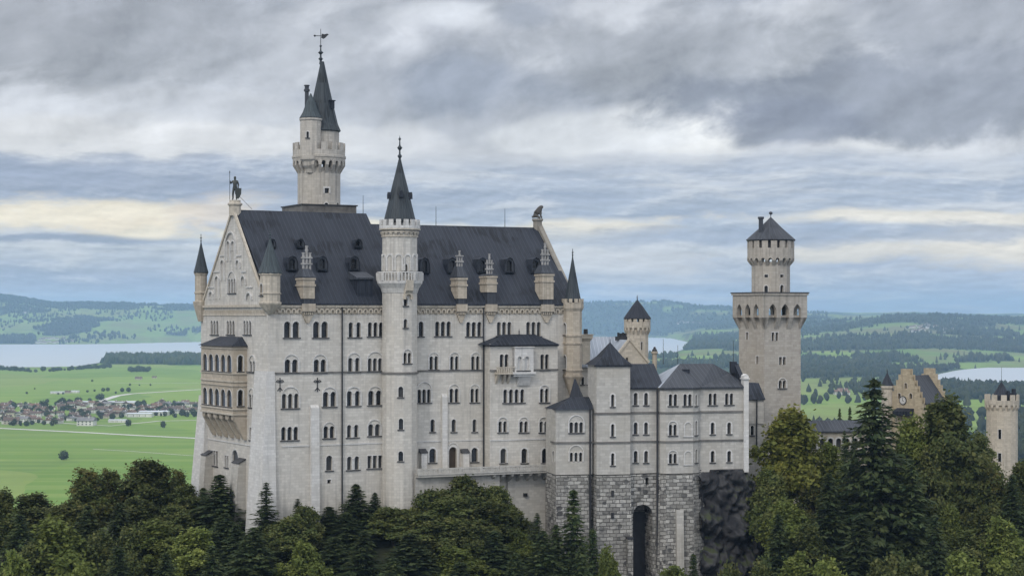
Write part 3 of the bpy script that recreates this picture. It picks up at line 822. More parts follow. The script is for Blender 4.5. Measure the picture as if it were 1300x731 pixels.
# east corner turret, crenellated
c = FE.p(LE-1.5, .55, 0); c = (c.x, c.y); Yc = c[1]; rr = 1.62
t = Tower(c, rr, zz(476, Yc), zz(386, Yc), 8, AE+R(22.5), .4); t.add(714, 717.5, 410, 425, 1); t.add(713.6, 717.4, 451, 469, 1)
mb = MB(); t.wall(mb); ro = AE+R(22.5)
for y_ in (426, 436, 470): mb.lathe(c, [(rr, zz(y_+1, Yc)), (rr+.18, zz(y_+.6, Yc)), (rr+.18, zz(y_-1.2, Yc)), (rr, zz(y_-1.6, Yc))], 8, rot=ro, cap=False)
mb.lathe(c, [(.35, zz(506, Yc)), (.9, zz(494, Yc)), (1.6, zz(481, Yc)), (rr+.2, zz(478, Yc)), (rr+.2, zz(475.5, Yc)), (.5, zz(475.5, Yc))], 8, rot=ro)
mb.lathe(c, [(rr, zz(395, Yc)), (rr+.3, zz(391, Yc)), (rr+.3, zz(384, Yc)), (rr, zz(384, Yc)), (.3, zz(384.5, Yc))], 8, rot=ro)
crenels(mb, c, rr+.3, 12, zz(384.1, Yc), zz(379.3, Yc), .3, .6, 0, ro)
tu = mb.build('turret', 'tan_stone', palace); t.windows(tu); cone_roof(c, 1.5, zz(382, Yc), zz(325, Yc), 'spire', tu, 8, 1.4)

# wall chimneys standing on the eaves
def chimney(fr, ze, zr, x0, x1, yt, yb, ys, xp0, xp1, yp, m0, extra=None, npot=4):
    s0 = fr.hit(x0+5.0, yb, .6)[0]; s1 = fr.hit(x1-.3, yb, .6)[0]; Z = lambda y: fr.hit((x0+x1)/2, y, .6)[1]
    m = MB(); m.box(fr, s0, s1, -2.2, .75, Z(yb), Z(yt), 0)
    if yb < 384: m.box(fr, s0+.15, s1-.15, -2.2, .6, ZE-.3, Z(yb)-.003, 1)
    for y_ in (yt+1, yt+9): m.box(fr, s0-.14, s1+.14, -2.3, .9, Z(y_)-.16, Z(y_)+.16, 0)
    # sloped slate hood
    e = [fr.p(s0-.2, .95, Z(yt)+.17), fr.p(s1+.2, .95, Z(yt)+.17), fr.p(s1+.2, -2.4, Z(yt)+.17), fr.p(s0-.2, -2.4, Z(yt)+.17)]
    cx = (s0+s1)/2; hw = (s1-s0)*.3
    tp = [fr.p(cx-hw, -.3, Z(ys)), fr.p(cx+hw, -.3, Z(ys)), fr.p(cx+hw, -1.6, Z(ys)), fr.p(cx-hw, -1.6, Z(ys))]
    m.hexa(e, tp, 1)
    # corbelled foot under the cornice
    zc = ZE-.5
    m.ext(fr, [(s0+.1, zc-1.25), (cx-.2, zc-2.6), (cx+.2, zc-2.6), (s1-.1, zc-1.25), (s1-.1, zc-.7), (s0+.1, zc-.7)], .01, .35, 0)
    m.box(fr, s0-.15, s1+.15, .01, .75, zc-.7, zc+.55, 0)
    for i in range(5): q_ = s0+.15+(s1-s0-.3)*(i+.5)/5; m.box(fr, q_-.09, q_+.09, .36, .6, zc-1.2, zc-.703, 0)
    ch = m.build('chimney', [m0, 'slate_mid'], palace)
    m = MB(); a0 = fr.hit(xp0, yp, -.8)[0]; a1 = fr.hit(xp1, yp, -.8)[0]; zt = fr.hit((xp0+xp1)/2, yp, -.8)[1]
    for i in range(3):
        q_ = a0+(a1-a0)*(i+.5)/3; hh = zt-(0 if i == 1 else 1.1); r_ = (a1-a0)/6*.72
        pp = fr.p(q_, -.95, 0)
        m.lathe((pp.x, pp.y), [(r_, Z(ys)-.6), (r_, hh-.9), (r_*1.35, hh-.88), (r_*1.35, hh-.62), (r_, hh-.6), (r_, hh-.2), (r_*1.3, hh-.18), (r_*1.3, hh)], 8)
    m.box(fr, a0-.05, a1+.05, -1.25, -.65, Z(ys)+.7, Z(ys)+.95); m.box(fr, a0-.05, a1+.05, -1.25, -.65, Z(ys)+1.7, Z(ys)+1.9)
    m.build('chimney_pot', 'pot_grey', ch)
chimney(FW, ZE, ZRW, 379.5, 399.5, 353, 379, 341, 383.5, 396, 312, 'tan_stone')
chimney(FE, ZE, ZRE, 575.5, 592.5, 353, 379, 338, 579.5, 588, 318, 'tan_stone')
chimney(FE, ZE, ZRE, 612.5, 630.5, 350.5, 371, 347.5, 617.5, 626, 322, 'tan_stone')
chimney(FE, ZE, ZRE, 683, 702.5, 348, 380, 336, 687.5, 697.5, 308.5, 'tan_stone')

# dormers
def dormer(fr, zr, px, y0, y1, w, kind=0):
    s, d, z = roof_hit(fr, .55, -GL/2, ZE+.12, zr, px, y1)
    t = fr.o.y+fr.u.y*s; k = t/F
    hw = w*k/2; h = (y1-y0)*k
    m = MB()
    if kind == 2:                            # wide shed dormer
        m.box(fr, s-hw, s+hw, d-3.5, d+.2, z-.3, z+h*.72, 0)
        m.side(fr, [(d+.5, z+h*.70), (d+.5, z+h*.78), (d-3.0, z+h*1.05), (d-3.0, z+h*.70)], s-hw-.2, s+hw+.2, 1)
        for q_ in (-.45, .45):
            m.box(fr, s+q_*hw-.5, s+q_*hw+.5, d+.2, d+.3, z+.3, z+h*.66, 0)
        o = m.build('dormer', ['slate', 'slate_mid'], roofW if fr is FW else roofE)
        return
    hl = [(s-hw, z-.2), (s+hw, z-.2), (s+hw, z+h*.5), (s+hw*.62, z+h*.88), (s, z+h), (s-hw*.62, z+h*.88), (s-hw, z+h*.5)]
    ho = arch_poly(s-hw*.55, s+hw*.55, z+.15, z+h*.8)
    wall(m, fr, hl, [ho], d+.35, .4)
    m.box(fr, s-hw*.7, s+hw*.7, d-.25, d-.1, z, z+h*.85, 2)
    B = [fr.p(a, d-4.8, zz_) for a, zz_ in hl]; A = [fr.p(a, d+.6, zz_) for a, zz_ in hl]
    for i in range(len(hl)):
        j = (i+1) % len(hl); m.poly((A[i], B[i], B[j], A[j]), 1)
    m.box(fr, s-hw*.7, s+hw*.7, d+.36, d+.6, z-.05, z+.12, 1)
    m.build('dormer', ['slate_mid', 'slate', 'glass'], roofW if fr is FW else roofE)
for px in (344, 380, 453.5): dormer(FW, ZRW, px, 303, 313.5, 11)
for px in (370, 408, 448.5): dormer(FW, ZRW, px, 324.5, 342.5, 15)
dormer(FW, ZRW, 463, 346, 375, 22, 2)
for px in (538, 573, 611, 645.5, 679): dormer(FE, ZRE, px, 326.5, 345.5, 14)

# downpipes, wall anchors, lightning rods
def pipe(fr, px, y0, y1, d=.3, r=.13, parent=palace, name='downpipe', off=0):
    s, z1 = fr.hit(px, y0, off); z0 = fr.hit(px, y1, off)[1]
    m = MB(); m.tube(fr.p(s, d+off, z0), fr.p(s, d+off, z1), r); m.build(name, 'iron', parent)
pipe(FW, 433.5, 389, 645, r=.13); pipe(FE, 613, 389, 597, r=.13)
pipe(FW, 461, 390, 640, d=.1, r=.05) if False else None
for px in (355.3, 402.8):
    m = MB(); s, z = FW.hit(px, 487)
    m.box(FW, s-.06, s+.06, .01, .12, z-1.3, z+1.0)
    m.box(FW, s-.5, s+.5, .01, .1, z+.2, z+.32)
    for k in (-1, 1):
        m.arc(FW, s+k*.35, z+.3, .2, .33, .01, .1, 6); m.ext(FW, [(s, z-.5), (s+k*.5, z-1.1), (s+k*.4, z-1.15), (s, z-.7)][::k], .01, .1)
    m.build('wall_anchor', 'iron', palace)
for fr, px, y0, zr in ((FW, 461, 248, ZRW), (FE, 553.5, 262, ZRE), (FE, 641, 265, ZRE)):
    s, z = fr.hit(px, y0, -GL/2); m = MB(); q = fr.p(s, -GL/2, 0)
    m.tube((q.x, q.y, zr-.2), (q.x, q.y, z), .06, .035, 6); m.build('lightning_rod', 'iron', palace)

# terrace along the eastern half
TD = 5.2
t0, tz = FE.hit(530.5, 597, TD); t1 = FE.hit(701, 597, TD)[0]
ztop = FE.hit(610, 592.3, TD)[1]; zbot = FE.hit(610, 603, TD)[1]
mb = MB()
mb.box(FE, t0, t1, .01, TD, zbot, zbot+.5, 0)
te = mb.build('terrace', 'lime_gray', palace)
mb = MB()
mb.box(FE, t0, t1, TD-.32, TD-.02, ztop-.22, ztop, 0)
n = 26
for i in range(n+1):
    c = t0+.2+(t1-t0-.4)*i/n
    mb.box(FE, c-.11, c+.11, TD-.3, TD-.04, zbot+.5, ztop-.223, 0)
    if i % 4 == 0: mb.box(FE, c-.28, c+.28, TD-.36, TD+.02, zbot+.503, ztop+.06, 0)
mb.box(FE, t0, t1, TD-.22, TD-.12, zbot+.5, ztop-.3, 0)
mb.build('balustrade', 'lime_gray', te)
mb = MB()
for i in range(15):
    c = t0+.6+(t1-t0-1.2)*i/14
    if FE.p(c, 0, 0).x > -5: mb.side(FE, [(TD-2.2, zbot-1.5), (TD-.25, zbot-.35), (TD-.25, zbot-.01), (TD-2.2, zbot-.01)], c-.25, c+.25)
mb.box(FE, t0, t1, TD+.003, TD+.12, zbot+.35, zbot+.6)
mb.build('bracket', 'lime_gray', te)
mb = MB()                                        # retaining wall below it
mb.side(FE, [(0, 128), (TD-.8, 128), (TD-2.2, zbot-.02), (0, zbot-.02)], FE.hit(645, 620, TD-2)[0], t1+.5)
mb.side(FE, [(0, 128), (TD-1.0, 128), (TD-1.0, zbot-.02), (0, zbot-.02)], t0, FE.hit(645, 620, TD-2)[0]-2)
mb.box(FE, FE.hit(664, 630, TD-2)[0], FE.hit(668, 630, TD-2)[0], TD-2, TD-1.45, zz(632, 314), zz(628, 314), 1)
mb.build('terrace_wall', ['lime_gray', 'glass'], te)
for x0, x1 in ((534, 541), (587, 594.5)):        # lidded vents by the door
    m = MB(); s0 = FE.hit(x0, 580, .6)[0]; s1 = FE.hit(x1, 580, .6)[0]; z_ = FE.hit(x0, 575, .6)[1]
    m.box(FE, s0, s1, .01, 1.0, zbot+.51, z_, 0); m.side(FE, [(.01, z_+.01), (1.15, z_+.01), (1.15, z_+.12), (.01, z_+.7)], s0-.15, s1+.15, 1)
    m.build('vent_shaft', ['lime_pale', 'lead'], palace)

# ---------------------------------------------------------------- statues on the two gables
def skin(name, pts, edges, radii, mat, parent, sub=2):
    me = bpy.data.meshes.new(name); me.from_pydata([tuple(p) for p in pts], edges, [])
    o = bpy.data.objects.new(name, me); COL.objects.link(o)
    sk = o.modifiers.new('s', 'SKIN'); sk.use_smooth_shade = True
    for i, r in enumerate(radii):
        r = (r, r) if not isinstance(r, tuple) else r
        me.skin_vertices[0].data[i].radius = r
        me.skin_vertices[0].data[i].use_root = (i == 0)
    sb = o.modifiers.new('d', 'SUBSURF'); sb.levels = sb.render_levels = sub
    dg = bpy.context.evaluated_depsgraph_get()
    m2 = bpy.data.meshes.new_from_object(o.evaluated_get(dg)); o.modifiers.clear()
    o.data = m2; m2.materials.clear(); m2.materials.append(MATS[mat]); o.parent = parent
    bpy.data.meshes.remove(me)
    return o
H = 4.1/1.9                                       # the figure is larger than life
kn = thing('knight_statue', KN, 'dark bronze standing knight statue with spear and shield on the left gable tip', 'statue')
def K(l): return [(x*H, y*H, z*H) for x, y, z in l]
pts = K([(0, 0, .98), (0, 0, 1.15), (0, 0, 1.38), (0, 0, 1.53), (0, 0, 1.66), (0, -.02, 1.78), (0, 0, 1.87),
         (.19, 0, 1.46), (.27, .02, 1.18), (.25, -.12, .98),
         (-.19, 0, 1.46), (-.33, -.05, 1.28), (-.36, -.16, 1.45), (-.36, -.2, 1.52),
         (.1, 0, .88), (.12, -.03, .5), (.12, .02, .1), (.13, -.14, .04),
         (-.1, 0, .88), (-.15, -.08, .5), (-.16, .02, .1), (-.2, -.13, .04)])
ed = [(0, 1), (1, 2), (2, 3), (3, 4), (4, 5), (5, 6), (2, 7), (7, 8), (8, 9), (2, 10), (10, 11), (11, 12), (12, 13), (0, 14), (14, 15), (15, 16), (16, 17), (0, 18), (18, 19), (19, 20), (20, 21)]
rad = [.16, .14, .18, .08, .09, .115, .06, .09, .07, .055, .09, .07, .055, .05, .115, .085, .06, .05, .115, .085, .06, .05]
ko = skin('body', pts, ed, [r*H for r in rad], 'bronze', kn)
mb = MB(); mb.tube(KN+Vector((-.38*H, -.2*H, .02*H)), KN+Vector((-.38*H, -.2*H, 2.1*H)), .022*H, n=6)
mb.lathe((KN.x-.38*H, KN.y-.2*H), [(.02, KN.z+2.08*H), (.05*H, KN.z+2.14*H), (.0, KN.z+2.32*H)], 6); mb.build('spear', 'bronze', kn)
mb = MB(); fk = Fr((KN.x+.27*H, KN.y-.18*H), R(25))
sh = [(-.26, .95), (-.24, .5), (-.12, .22), (0, .08), (.12, .22), (.24, .5), (.26, .95), (.12, .9), (0, .98), (-.12, .9)]
mb.ext(fk, [(a*H, KN.z+z*H) for a, z in sh], -.04*H, .03*H); mb.build('shield', 'bronze', kn)
mb = MB(); mb.tube(KN+Vector((.15, .3, 1.2)), KN+Vector((2.6, 1.8, -1.4)), .035, n=5); mb.build('stay_rod', 'iron', kn)
li = thing('lion_statue', LI, 'dark stone seated lion statue on the right-hand gable tip of the palace roof', 'statue')
pts = [(-.75, .1, .45), (-.3, 0, 1.0), (.25, 0, 1.65), (.55, 0, 2.1), (.85, -.02, 2.3), (1.12, -.03, 2.2),
       (-.2, -.4, .55), (.3, -.45, .3), (.55, -.45, .1), (-.2, .4, .55), (.3, .45, .3), (.55, .45, .1),
       (.5, -.25, 1.2), (.62, -.28, .55), (.85, -.28, .1), (.5, .25, 1.2), (.62, .28, .55), (.85, .28, .1), (-1.0, .2, .25), (-1.05, .45, .6)]
ed = [(0, 1), (1, 2), (2, 3), (3, 4), (4, 5), (0, 6), (6, 7), (7, 8), (0, 9), (9, 10), (10, 11), (2, 12), (12, 13), (13, 14), (2, 15), (15, 16), (16, 17), (0, 18), (18, 19)]
rad = [.45, .42, .5, .48, .36, .2, .32, .2, .14, .32, .2, .14, .22, .16, .15, .22, .16, .15, .09, .08]
skin('body', [(x*.95, y*.95, z*.95) for x, y, z in pts], ed, rad, 'statue_stone', li)

# ================================================================ STAIR TOWER in the bend of the palace front
YS = 310.2; cs = xy(507.5, YS); Z = lambda y: zz(y, YS)
st = thing('stair_tower', (*cs, Z0), 'slim white stair tower with crenellated top and black spire, mid palace front', 'tower')
t = Tower(cs, 2.95, Z0, Z(291), 12, R(15), .5)
for a in [(511.5, 516.5, 377, 388), (511.2, 516, 405, 416), (508.5, 514.5, 490.5, 504), (508.5, 514, 531, 545), (508.5, 514.5, 572.5, 585)]: t.add(*a, 1)
t.add(507, 518, 447.5, 461, 2, 442.5, pier=.3); t.add(510.5, 515.5, 335, 345, 1)
mb = MB(); t.wall(mb); mb.build('wall', 'limestone', st); t.windows(st)
mb = MB()
for y_, p in ((300.5, .12), (291.5, .5), (295, .25)): mb.lathe(cs, [(2.9, Z(y_+1.2)), (2.95+p, Z(y_+.8)), (2.95+p, Z(y_-.8)), (2.9, Z(y_-1))], 24, cap=False)
brackets(mb, cs, 2.9, 3.2, 22, Z(300), Z(294), .5)
mb.build('cornice', 'tan_pale', st)
mb = MB(); mb.lathe(cs, [(2.6, Z(290.5)), (3.4, Z(290.6)), (3.4, Z(287)), (3.0, Z(286.9)), (.5, Z(286.9))], 24)
crenels(mb, cs, 3.38, 16, Z(287), Z(279.3), .4, .62); mb.build('battlement', 'lime_pale', st)
mb = MB()
for i in range(12):                               # blind arcade below the top storey
    f = t.fac[i]; L_ = f.fr.L; mb.arc(f.fr, L_/2, Z(328), L_*.3, L_*.48, .004, .14, 7, Z(328)-Z(344))
mb.build('blind_arcade', 'lime_pale', st)
mb = MB(); mb.lathe(cs, [(2.95, Z(372)), (3.2, Z(366)), (3.55, Z(362)), (3.75, Z(360)), (3.8, Z(356.6)), (2.9, Z(356.5))], 24)
mb.lathe(cs, [(3.5, Z(346.5)), (3.78, Z(346.5)), (3.78, Z(345)), (3.5, Z(345))], 24, cap=False)
for i in range(40):
    a = 2*math.pi*i/40; p_ = (cs[0]+3.64*math.cos(a), cs[1]+3.64*math.sin(a)); w = .13 if i % 5 else .3
    mb.lathe(p_, [(w, Z(356.6)), (w, Z(346.4))], 6)
mb.build('balcony', 'lime_pale', st)
f5 = min(t.fac, key=lambda f: abs(f.fr.hit(512.5, 370)[0]-f.fr.L/2)+(100 if f.fr.p(f.fr.L/2, 0, 0).xy.dot(f.fr.n) > 0 else 0))
mb = MB(); L_ = f5.fr.L
mb.side(f5.fr, [(.01, Z(376)), (.9, Z(369)), (.95, Z(356)), (.01, Z(356))], .1, L_-.1); mb.arc(f5.fr, L_/2, Z(377), L_*.3, L_*.55, .01, .5, 7, .4)
mb.build('corbel', 'tan_pale', st)
mb = MB(); mb.lathe(cs, [(2.5, Z(282)), (2.62, Z(279)), (2.2, Z(266)), (1.35, Z(238)), (.75, Z(220)), (.22, Z(203))], 12)
finial(mb, *cs, Z(205), 4.3, .26); sp = mb.build('spire', 'spire', st)
mb = MB()
for k, a in enumerate((R(200), R(280), R(350), R(100))):
    zq = Z(253 if k != 1 else 251); r_ = 1.75; p_ = (cs[0]+r_*math.cos(a), cs[1]+r_*math.sin(a))
    fr = Fr(p_, a+R(90)); mb.ext(fr, [(-.35, zq), (.35, zq), (.35, zq+.7), (0, zq+1.15), (-.35, zq+.7)], -1.0, .35)
mb.build('spire_dormer', 'slate', sp)
mb = MB(); zq = Z(462)                            # ledge the string course climbs over
sA = xy(503.5, YS-3.2); mb.lathe(cs, [(2.9, Z(474.5)), (3.12, Z(474)), (3.12, Z(472)), (2.9, Z(471.5))], 24, cap=False)
mb.build('string_course', 'weathered', st)

# ================================================================ TALL NORTH TOWER behind the ridge
YN = 346.0; cn = xy(405, YN); Z = lambda y: zz(y, YN)
nt_ = thing('watch_tower', (*cn, 150), 'tallest round cream tower with weather vane, rising behind the palace ridge', 'tower')
t = Tower(cn, 3.95, 150, Z(214), 18, R(4), .5, 'pot_white')
t.add(413.5, 419, 239, 245.5, 1, rect=True, sill=False, sur=.28); t.add(411.5, 417, 264.5-7, 264, 1, sill=False); t.add(427.2, 429.6, 257.5, 264, 1, sill=False)
mb = MB(); t.wall(mb); mb.build('wall', 'cream_stone', nt_); t.windows(nt_)
mb = MB(); fr = Fr(xy(405, YN), R(27))
mb.box(fr, -5.3, 5.3, -5.3, 5.3, 190, Z(263), 0)
for i in range(15): mb.arc(fr, -4.95+i*.7, Z(267), .2, .33, 5.303, 5.38, 6, .3, 0)
mb.box(fr, -5.5, 5.5, -5.5, 5.5, Z(263), Z(261.5), 1); mb.build('parapet', ['weathered', 'lead'], nt_)
mb = MB()
brackets(mb, cn, 3.9, 4.85, 22, Z(221), Z(203), .42)
mb.lathe(cn, [(3.9, Z(206)), (4.85, Z(205)), (4.9, Z(202)), (5.0, Z(201.5)), (5.0, Z(199)), (4.85, Z(198.5)), (4.85, Z(192)), (4.5, Z(192)), (4.5, Z(197)), (1, Z(197))], 32)
crenels(mb, cn, 4.86, 15, Z(192.05), Z(182.5), .38, .6)
for i in range(22):
    a = 2*math.pi*(i+.5)/22; fr = Fr((cn[0]+4.5*math.cos(a), cn[1]+4.5*math.sin(a)), a+R(90)); mb.arc(fr, 0, Z(208.5), .38, .68, -.3, .3, 5, 0)
mb.build('battlement', 'cream_stone', nt_)
cd = xy(409.2, YN)
t = Tower(cd, 3.1, Z(198), Z(166.5), 16, .1, .4); t.add(423.5, 426, 181, 189, 1)
mb = MB(); t.wall(mb); mb.build('drum', 'cream_stone', nt_); t.windows(nt_)
mb = MB(); mb.lathe(cd, [(3.2, Z(168)), (3.45, Z(166.8)), (2.9, Z(158)), (2.0, Z(132)), (1.15, Z(106)), (.32, Z(78.5))], 14)
finial(mb, cd[0]-.3, cd[1], Z(80), 3.6, .3); sp = mb.build('spire', 'spire', nt_)
mb = MB(); fx = cd[0]-.3
mb.tube((fx, cd[1], Z(60)), (fx, cd[1], Z(37)), .07, .05, 6); fr = Fr((fx, cd[1]), R(5)); zv = Z(46)
mb.box(fr, -1.1, 1.1, -.05, .05, zv-.05, zv+.07)
mb.ext(fr, [(-1.1, zv-.22), (-.8, zv), (-1.1, zv+.25), (-1.35, zv+.02)], -.05, .05)
mb.ext(fr, [(.1, zv-.35), (.5, zv-.55), (.9, zv-.3), (1.25, zv+.1), (1.5, zv+.25), (1.2, zv+.45), (.7, zv+.3), (.2, zv+.4)], -.06, .06)
mb.build('weather_vane', 'iron', sp)
mb = MB(); q = (cd[0]+1.75, cd[1]-1.0); fr = Fr(q, R(40)); mb.box(fr, -.4, .4, -.9, .5, Z(139), Z(129.5)); mb.box(fr, -.55, .55, -1, .65, Z(129.5), Z(128.3)); mb.build('spire_dormer', 'slate', sp)
cq = xy(394.5, YN-3.2); Yq = YN-3.2; Z2 = lambda y: zz(y, Yq)
t = Tower(cq, 1.95, Z2(199), Z2(151), 12, .2, .35); t.add(388.5, 391.5, 167, 175, 1)
mb = MB(); t.wall(mb)
mb.lathe(cq, [(.15, Z2(225)), (.5, Z2(222)), (.9, Z2(219.5)), (1.0, Z2(215)), (1.5, Z2(211)), (1.6, Z2(206)), (2.0, Z2(203)), (2.05, Z2(198)), (1.9, Z2(197.5))], 16)
mb.lathe(cq, [(1.95, Z2(154)), (2.1, Z2(153)), (2.1, Z2(150.8)), (.3, Z2(150.8))], 16)
tu = mb.build('turret', 'cream_stone', nt_); t.windows(tu)
mb = MB(); mb.lathe(cq, [(1.95, Z2(151)), (2.1, Z2(150)), (1.5, Z2(143)), (.75, Z2(129)), (.1, Z2(119))], 14); mb.build('turret_roof', 'patina', tu)
mb = MB(); q = xy(389.5, YN-1.5); mb.lathe(q, [(.42, Z(152)), (.36, Z(118)), (.55, Z(117.5)), (.55, Z(115)), (.4, Z(114.5)), (.4, Z(111)), (.55, Z(110.5)), (.5, Z(109.5))], 10); mb.build('chimney', 'slate_mid', nt_)
# ================================================================ THE BOWER (ladies' house) on its rusticated base
YB = 312.0; FB = Fr(xy(748, YB), R(12.5))
HB = lambda px, d=0: FB.hit(px, 500, d)[0]
ZB = lambda y, d=0: FB.hit(840, y, d)[1]
bw = thing('bower_house', (*xy(820, 314), 118), 'grey limestone wing with rounded bay and dark hipped roofs on a rough stone base', 'building')
zb = ZB(600); BD = -11.0
def FP(a, b):                                    # frame through two (s, d) points of FB
    A, B = FB.p(*a, 0).xy, FB.p(*b, 0).xy; v = B-A
    return Fr(A, math.atan2(v.y, v.x), v.length)
def FAC(a, b, zt, z0=None, **k):
    fr = FP(a, b); z0 = zb if z0 is None else z0
    return Facade(fr, [(0, z0), (fr.L, z0), (fr.L, zt), (0, zt)], wmat='lime_pale', **k)
# annex
zan = ZB(518.5)
a_ = [(HB(700, -3), -3), (HB(705.5), 0), (HB(752), 0), (HB(752), -7), (HB(700, -3), -7)]
f1 = FAC(a_[0], a_[1], zan); f2 = FAC(a_[1], a_[2], zan)
f2.add(723, 740, 535.5, 549, 3, 526, pier=.35); f2.add(723.5, 739, 574, 585.5, 3, 564, pier=.6, sill=False); f1.add(701.5, 704, 572, 586, 1, sill=False, clamp=(0, f1.fr.L))
# stair block
zst = ZB(463, 1.2)
s_ = [(HB(752, -1), -1), (HB(757.5, 1.3), 1.3), (HB(800, 1.3), 1.3), (HB(801.5, 0), -4), (HB(752, -1), -4)]
f3 = FAC(s_[0], s_[1], zst); f4 = FAC(s_[1], s_[2], zst); f5_ = FAC(s_[2], s_[3], zst)
for y0, y1 in ((500.5, 516), (538, 554), (575, 590.5)): f4.add(775.8, 779.8, y0, y1, 1, sur=.28)
# wing
zwi = ZB(491.5)
w_ = [(HB(799), 0), (HB(834), 0)]
f6 = FAC(*w_, zwi)
for y0, y1 in ((498.5, 514), (536, 551), (572, 587)):
    for x in (804.5, 817.8): f6.add(x, x+4.8, y0, y1, 1, sur=.24)
# rounded bay and flat right part
r_ = [(HB(834), 0), (HB(838, .9), .9), (HB(845.5, 1.7), 1.7), (HB(880, 1.7), 1.7), (HB(886, .9), .9), (HB(888.5), 0), (HB(947), 0), (HB(947), BD), (HB(834), BD)]
rf = [FAC(r_[i], r_[i+1], zwi) for i in range(6)]
rf[2].add(849, 859.6, 500, 515, 2, pier=.4); rf[2].add(867.6, 878, 500, 515, 2, pier=.4)
rf[2].add(849.3, 859, 538.5, 552.5, 2, 533.5, pier=.4); rf[2].add(849.3, 859, 575.5, 588, 2, 570.5, pier=.4)
rf[5].add(899.6, 909.8, 499, 514, 2, pier=.4); rf[5].add(920.5, 930.8, 499, 513.5, 2, pier=.4)
for y0, y1 in ((536, 551), (572, 586.5)):
    rf[5].add(902.3, 907, y0, y1, 1, sur=.26); rf[5].add(923.3, 928, y0, y1-.5, 1, sur=.26)
for y0, y1 in ((501, 515), (534, 552), (570, 587)): rf[3].add(882.6, 884.9, y0, y1, 1, sur=.1, clamp=(0, rf[3].fr.L))
allf = [f1, f2, f3, f4, f5_, f6]+rf
mb = MB()
for f in allf: f.wall(mb)
def closew(pts, zt):
    for i in range(len(pts)-1):
        p, q = FB.p(*pts[i], 0), FB.p(*pts[i+1], 0); mb.poly([(p.x, p.y, zb), (q.x, q.y, zb), (q.x, q.y, zt), (p.x, p.y, zt)])
closew([(HB(752), 0), (HB(752), -7), (HB(700, -3), -7), (HB(700, -3), -3)], zan)
closew([s_[3], s_[4], s_[0]], zst); closew([(HB(947), 0), (HB(947), BD), (HB(799), BD), (HB(799), 0)], zwi)
mb.build('wall', 'lime_gray', bw)
for f in allf: f.windows(bw)
mb = MB()                                        # blank niches of the bay
for y0, y1 in ((535, 553), (571.5, 589)):
    f = rf[2]; a0 = f.fr.hit(868, y0)[0]; a1 = f.fr.hit(879, y0)[0]; zt = f.fr.hit(873, y0)[1]; z_ = f.fr.hit(873, y1)[1]; r0 = (a1-a0)/2
    mb.arc(f.fr, (a0+a1)/2, zt-r0, r0-.16, r0, .004, .12, 9, zt-r0-z_); mb.box(f.fr, a0-.1, a1+.1, .004, .18, z_-.18, z_)
mb.build('blind_niche', 'lime_pale', bw)
mb = MB()
for ys in (523, 559.5):
    for i, f in enumerate(allf):
        z_ = ZB(ys)
        if f in (f3, f4, f5_): z_ = ZB(ys)
        if i < 2 and ys == 523: continue
        mb.box(f.fr, -.06, f.fr.L+.06, .004, .18, z_-.18, z_+.1)
    mb.build('string_course', 'weathered', bw); mb = MB()
for f in [f6]+rf: mb.box(f.fr, -.06, f.fr.L+.06, .004, .26, zwi-.35, zwi-.02)
mb.build('eaves_cornice', 'weathered', bw)
mb = MB()
mb.box(FB, HB(944.5, .5), HB(950.5, .5), -1.0, .55, zb-.1, ZB(482)); mb.box(FB, HB(943.5, .5), HB(951.5, .5), -1.2, .8, ZB(482), ZB(480.5))
mb.ext(FB, [(HB(944.5, .5), ZB(480.5)), (HB(950.5, .5), ZB(480.5)), (HB(950.5, .5), ZB(477.5)), (HB(947.5, .5), ZB(475)), (HB(944.5, .5), ZB(477.5))], -1, .5)
mb.build('pilaster', 'lime_pale', bw)
# rough base
mb = MB()
def prism(pts, z0, z1, bat=0, mat=0):            # (s, d) ring, spreading outwards by bat at the foot
    c = Vector((sum(p[0] for p in pts)/len(pts), sum(p[1] for p in pts)/len(pts)))
    lo = []
    for p in pts:
        v = Vector(p)-c; lo.append(FB.p(p[0]+v.x/max(.1, v.length)*bat*.7, p[1]+(bat if p[1] > -2 else 0), z0))
    mb.hexa(lo, [FB.p(*p, z1) for p in pts], mat)
prism([(HB(700.5, -3), -3), (HB(705.5), .25), (HB(746.5), .25), (HB(746.5), -7), (HB(700, -3), -7)], 118, zb-.15, .8)
prism([(HB(757.5, 1.5), 1.5), (HB(800.5, 1.5), 1.5), (HB(800.5, 1.5), -6), (HB(757, 1.5), -6)], 118, zb-.15, 1.1)
prism([(HB(746.6), -1.2), (HB(757.4), -1.2), (HB(757.4), -6), (HB(746.6), -6)], 118, zb-.16, .2)
prism([(HB(833.6, .3), .3), (HB(838, 1.1), 1.2), (HB(845.5, 2), 2.0), (HB(880, 2), 2.0), (HB(886, 1.2), 1.2), (HB(890), .2), (HB(897), -1), (HB(897), -9), (HB(833.6), -9)], 118, zb-.15, 1.0)
fa = Facade(FB, [(HB(799), 118), (HB(834.5), 118), (HB(834.5), zb-.15), (HB(799), zb-.15)], d=.1, depth=4.5)
fa.add(803.5, 828.5, 640, 760, 1); fa.add(819.5, 823.5, 606, 615, 1, rect=True)
fa.wall(mb)
mb.box(FB, HB(800), HB(833), -9, -4.6, 118, zb-.2)
mb.box(FB, HB(797.5, 3), HB(804, 3), 1.0, 2.9, 118, ZB(683, 3))
bs = mb.build('base', 'rubble', bw)
mb = MB(); mb.box(FB, HB(797, 3), HB(804.6, 3), .9, 3.1, ZB(683, 3), ZB(681, 3))
for x, y0, y1, d_ in ((778, 621, 628.5, 1.9), (778, 649, 656.5, 2.15)): mb.box(FB, HB(x-1.5, d_), HB(x+1.5, d_), 1, d_-.05, ZB(y1, d_), ZB(y0, d_))
mb.build('slit', 'iron', bs)
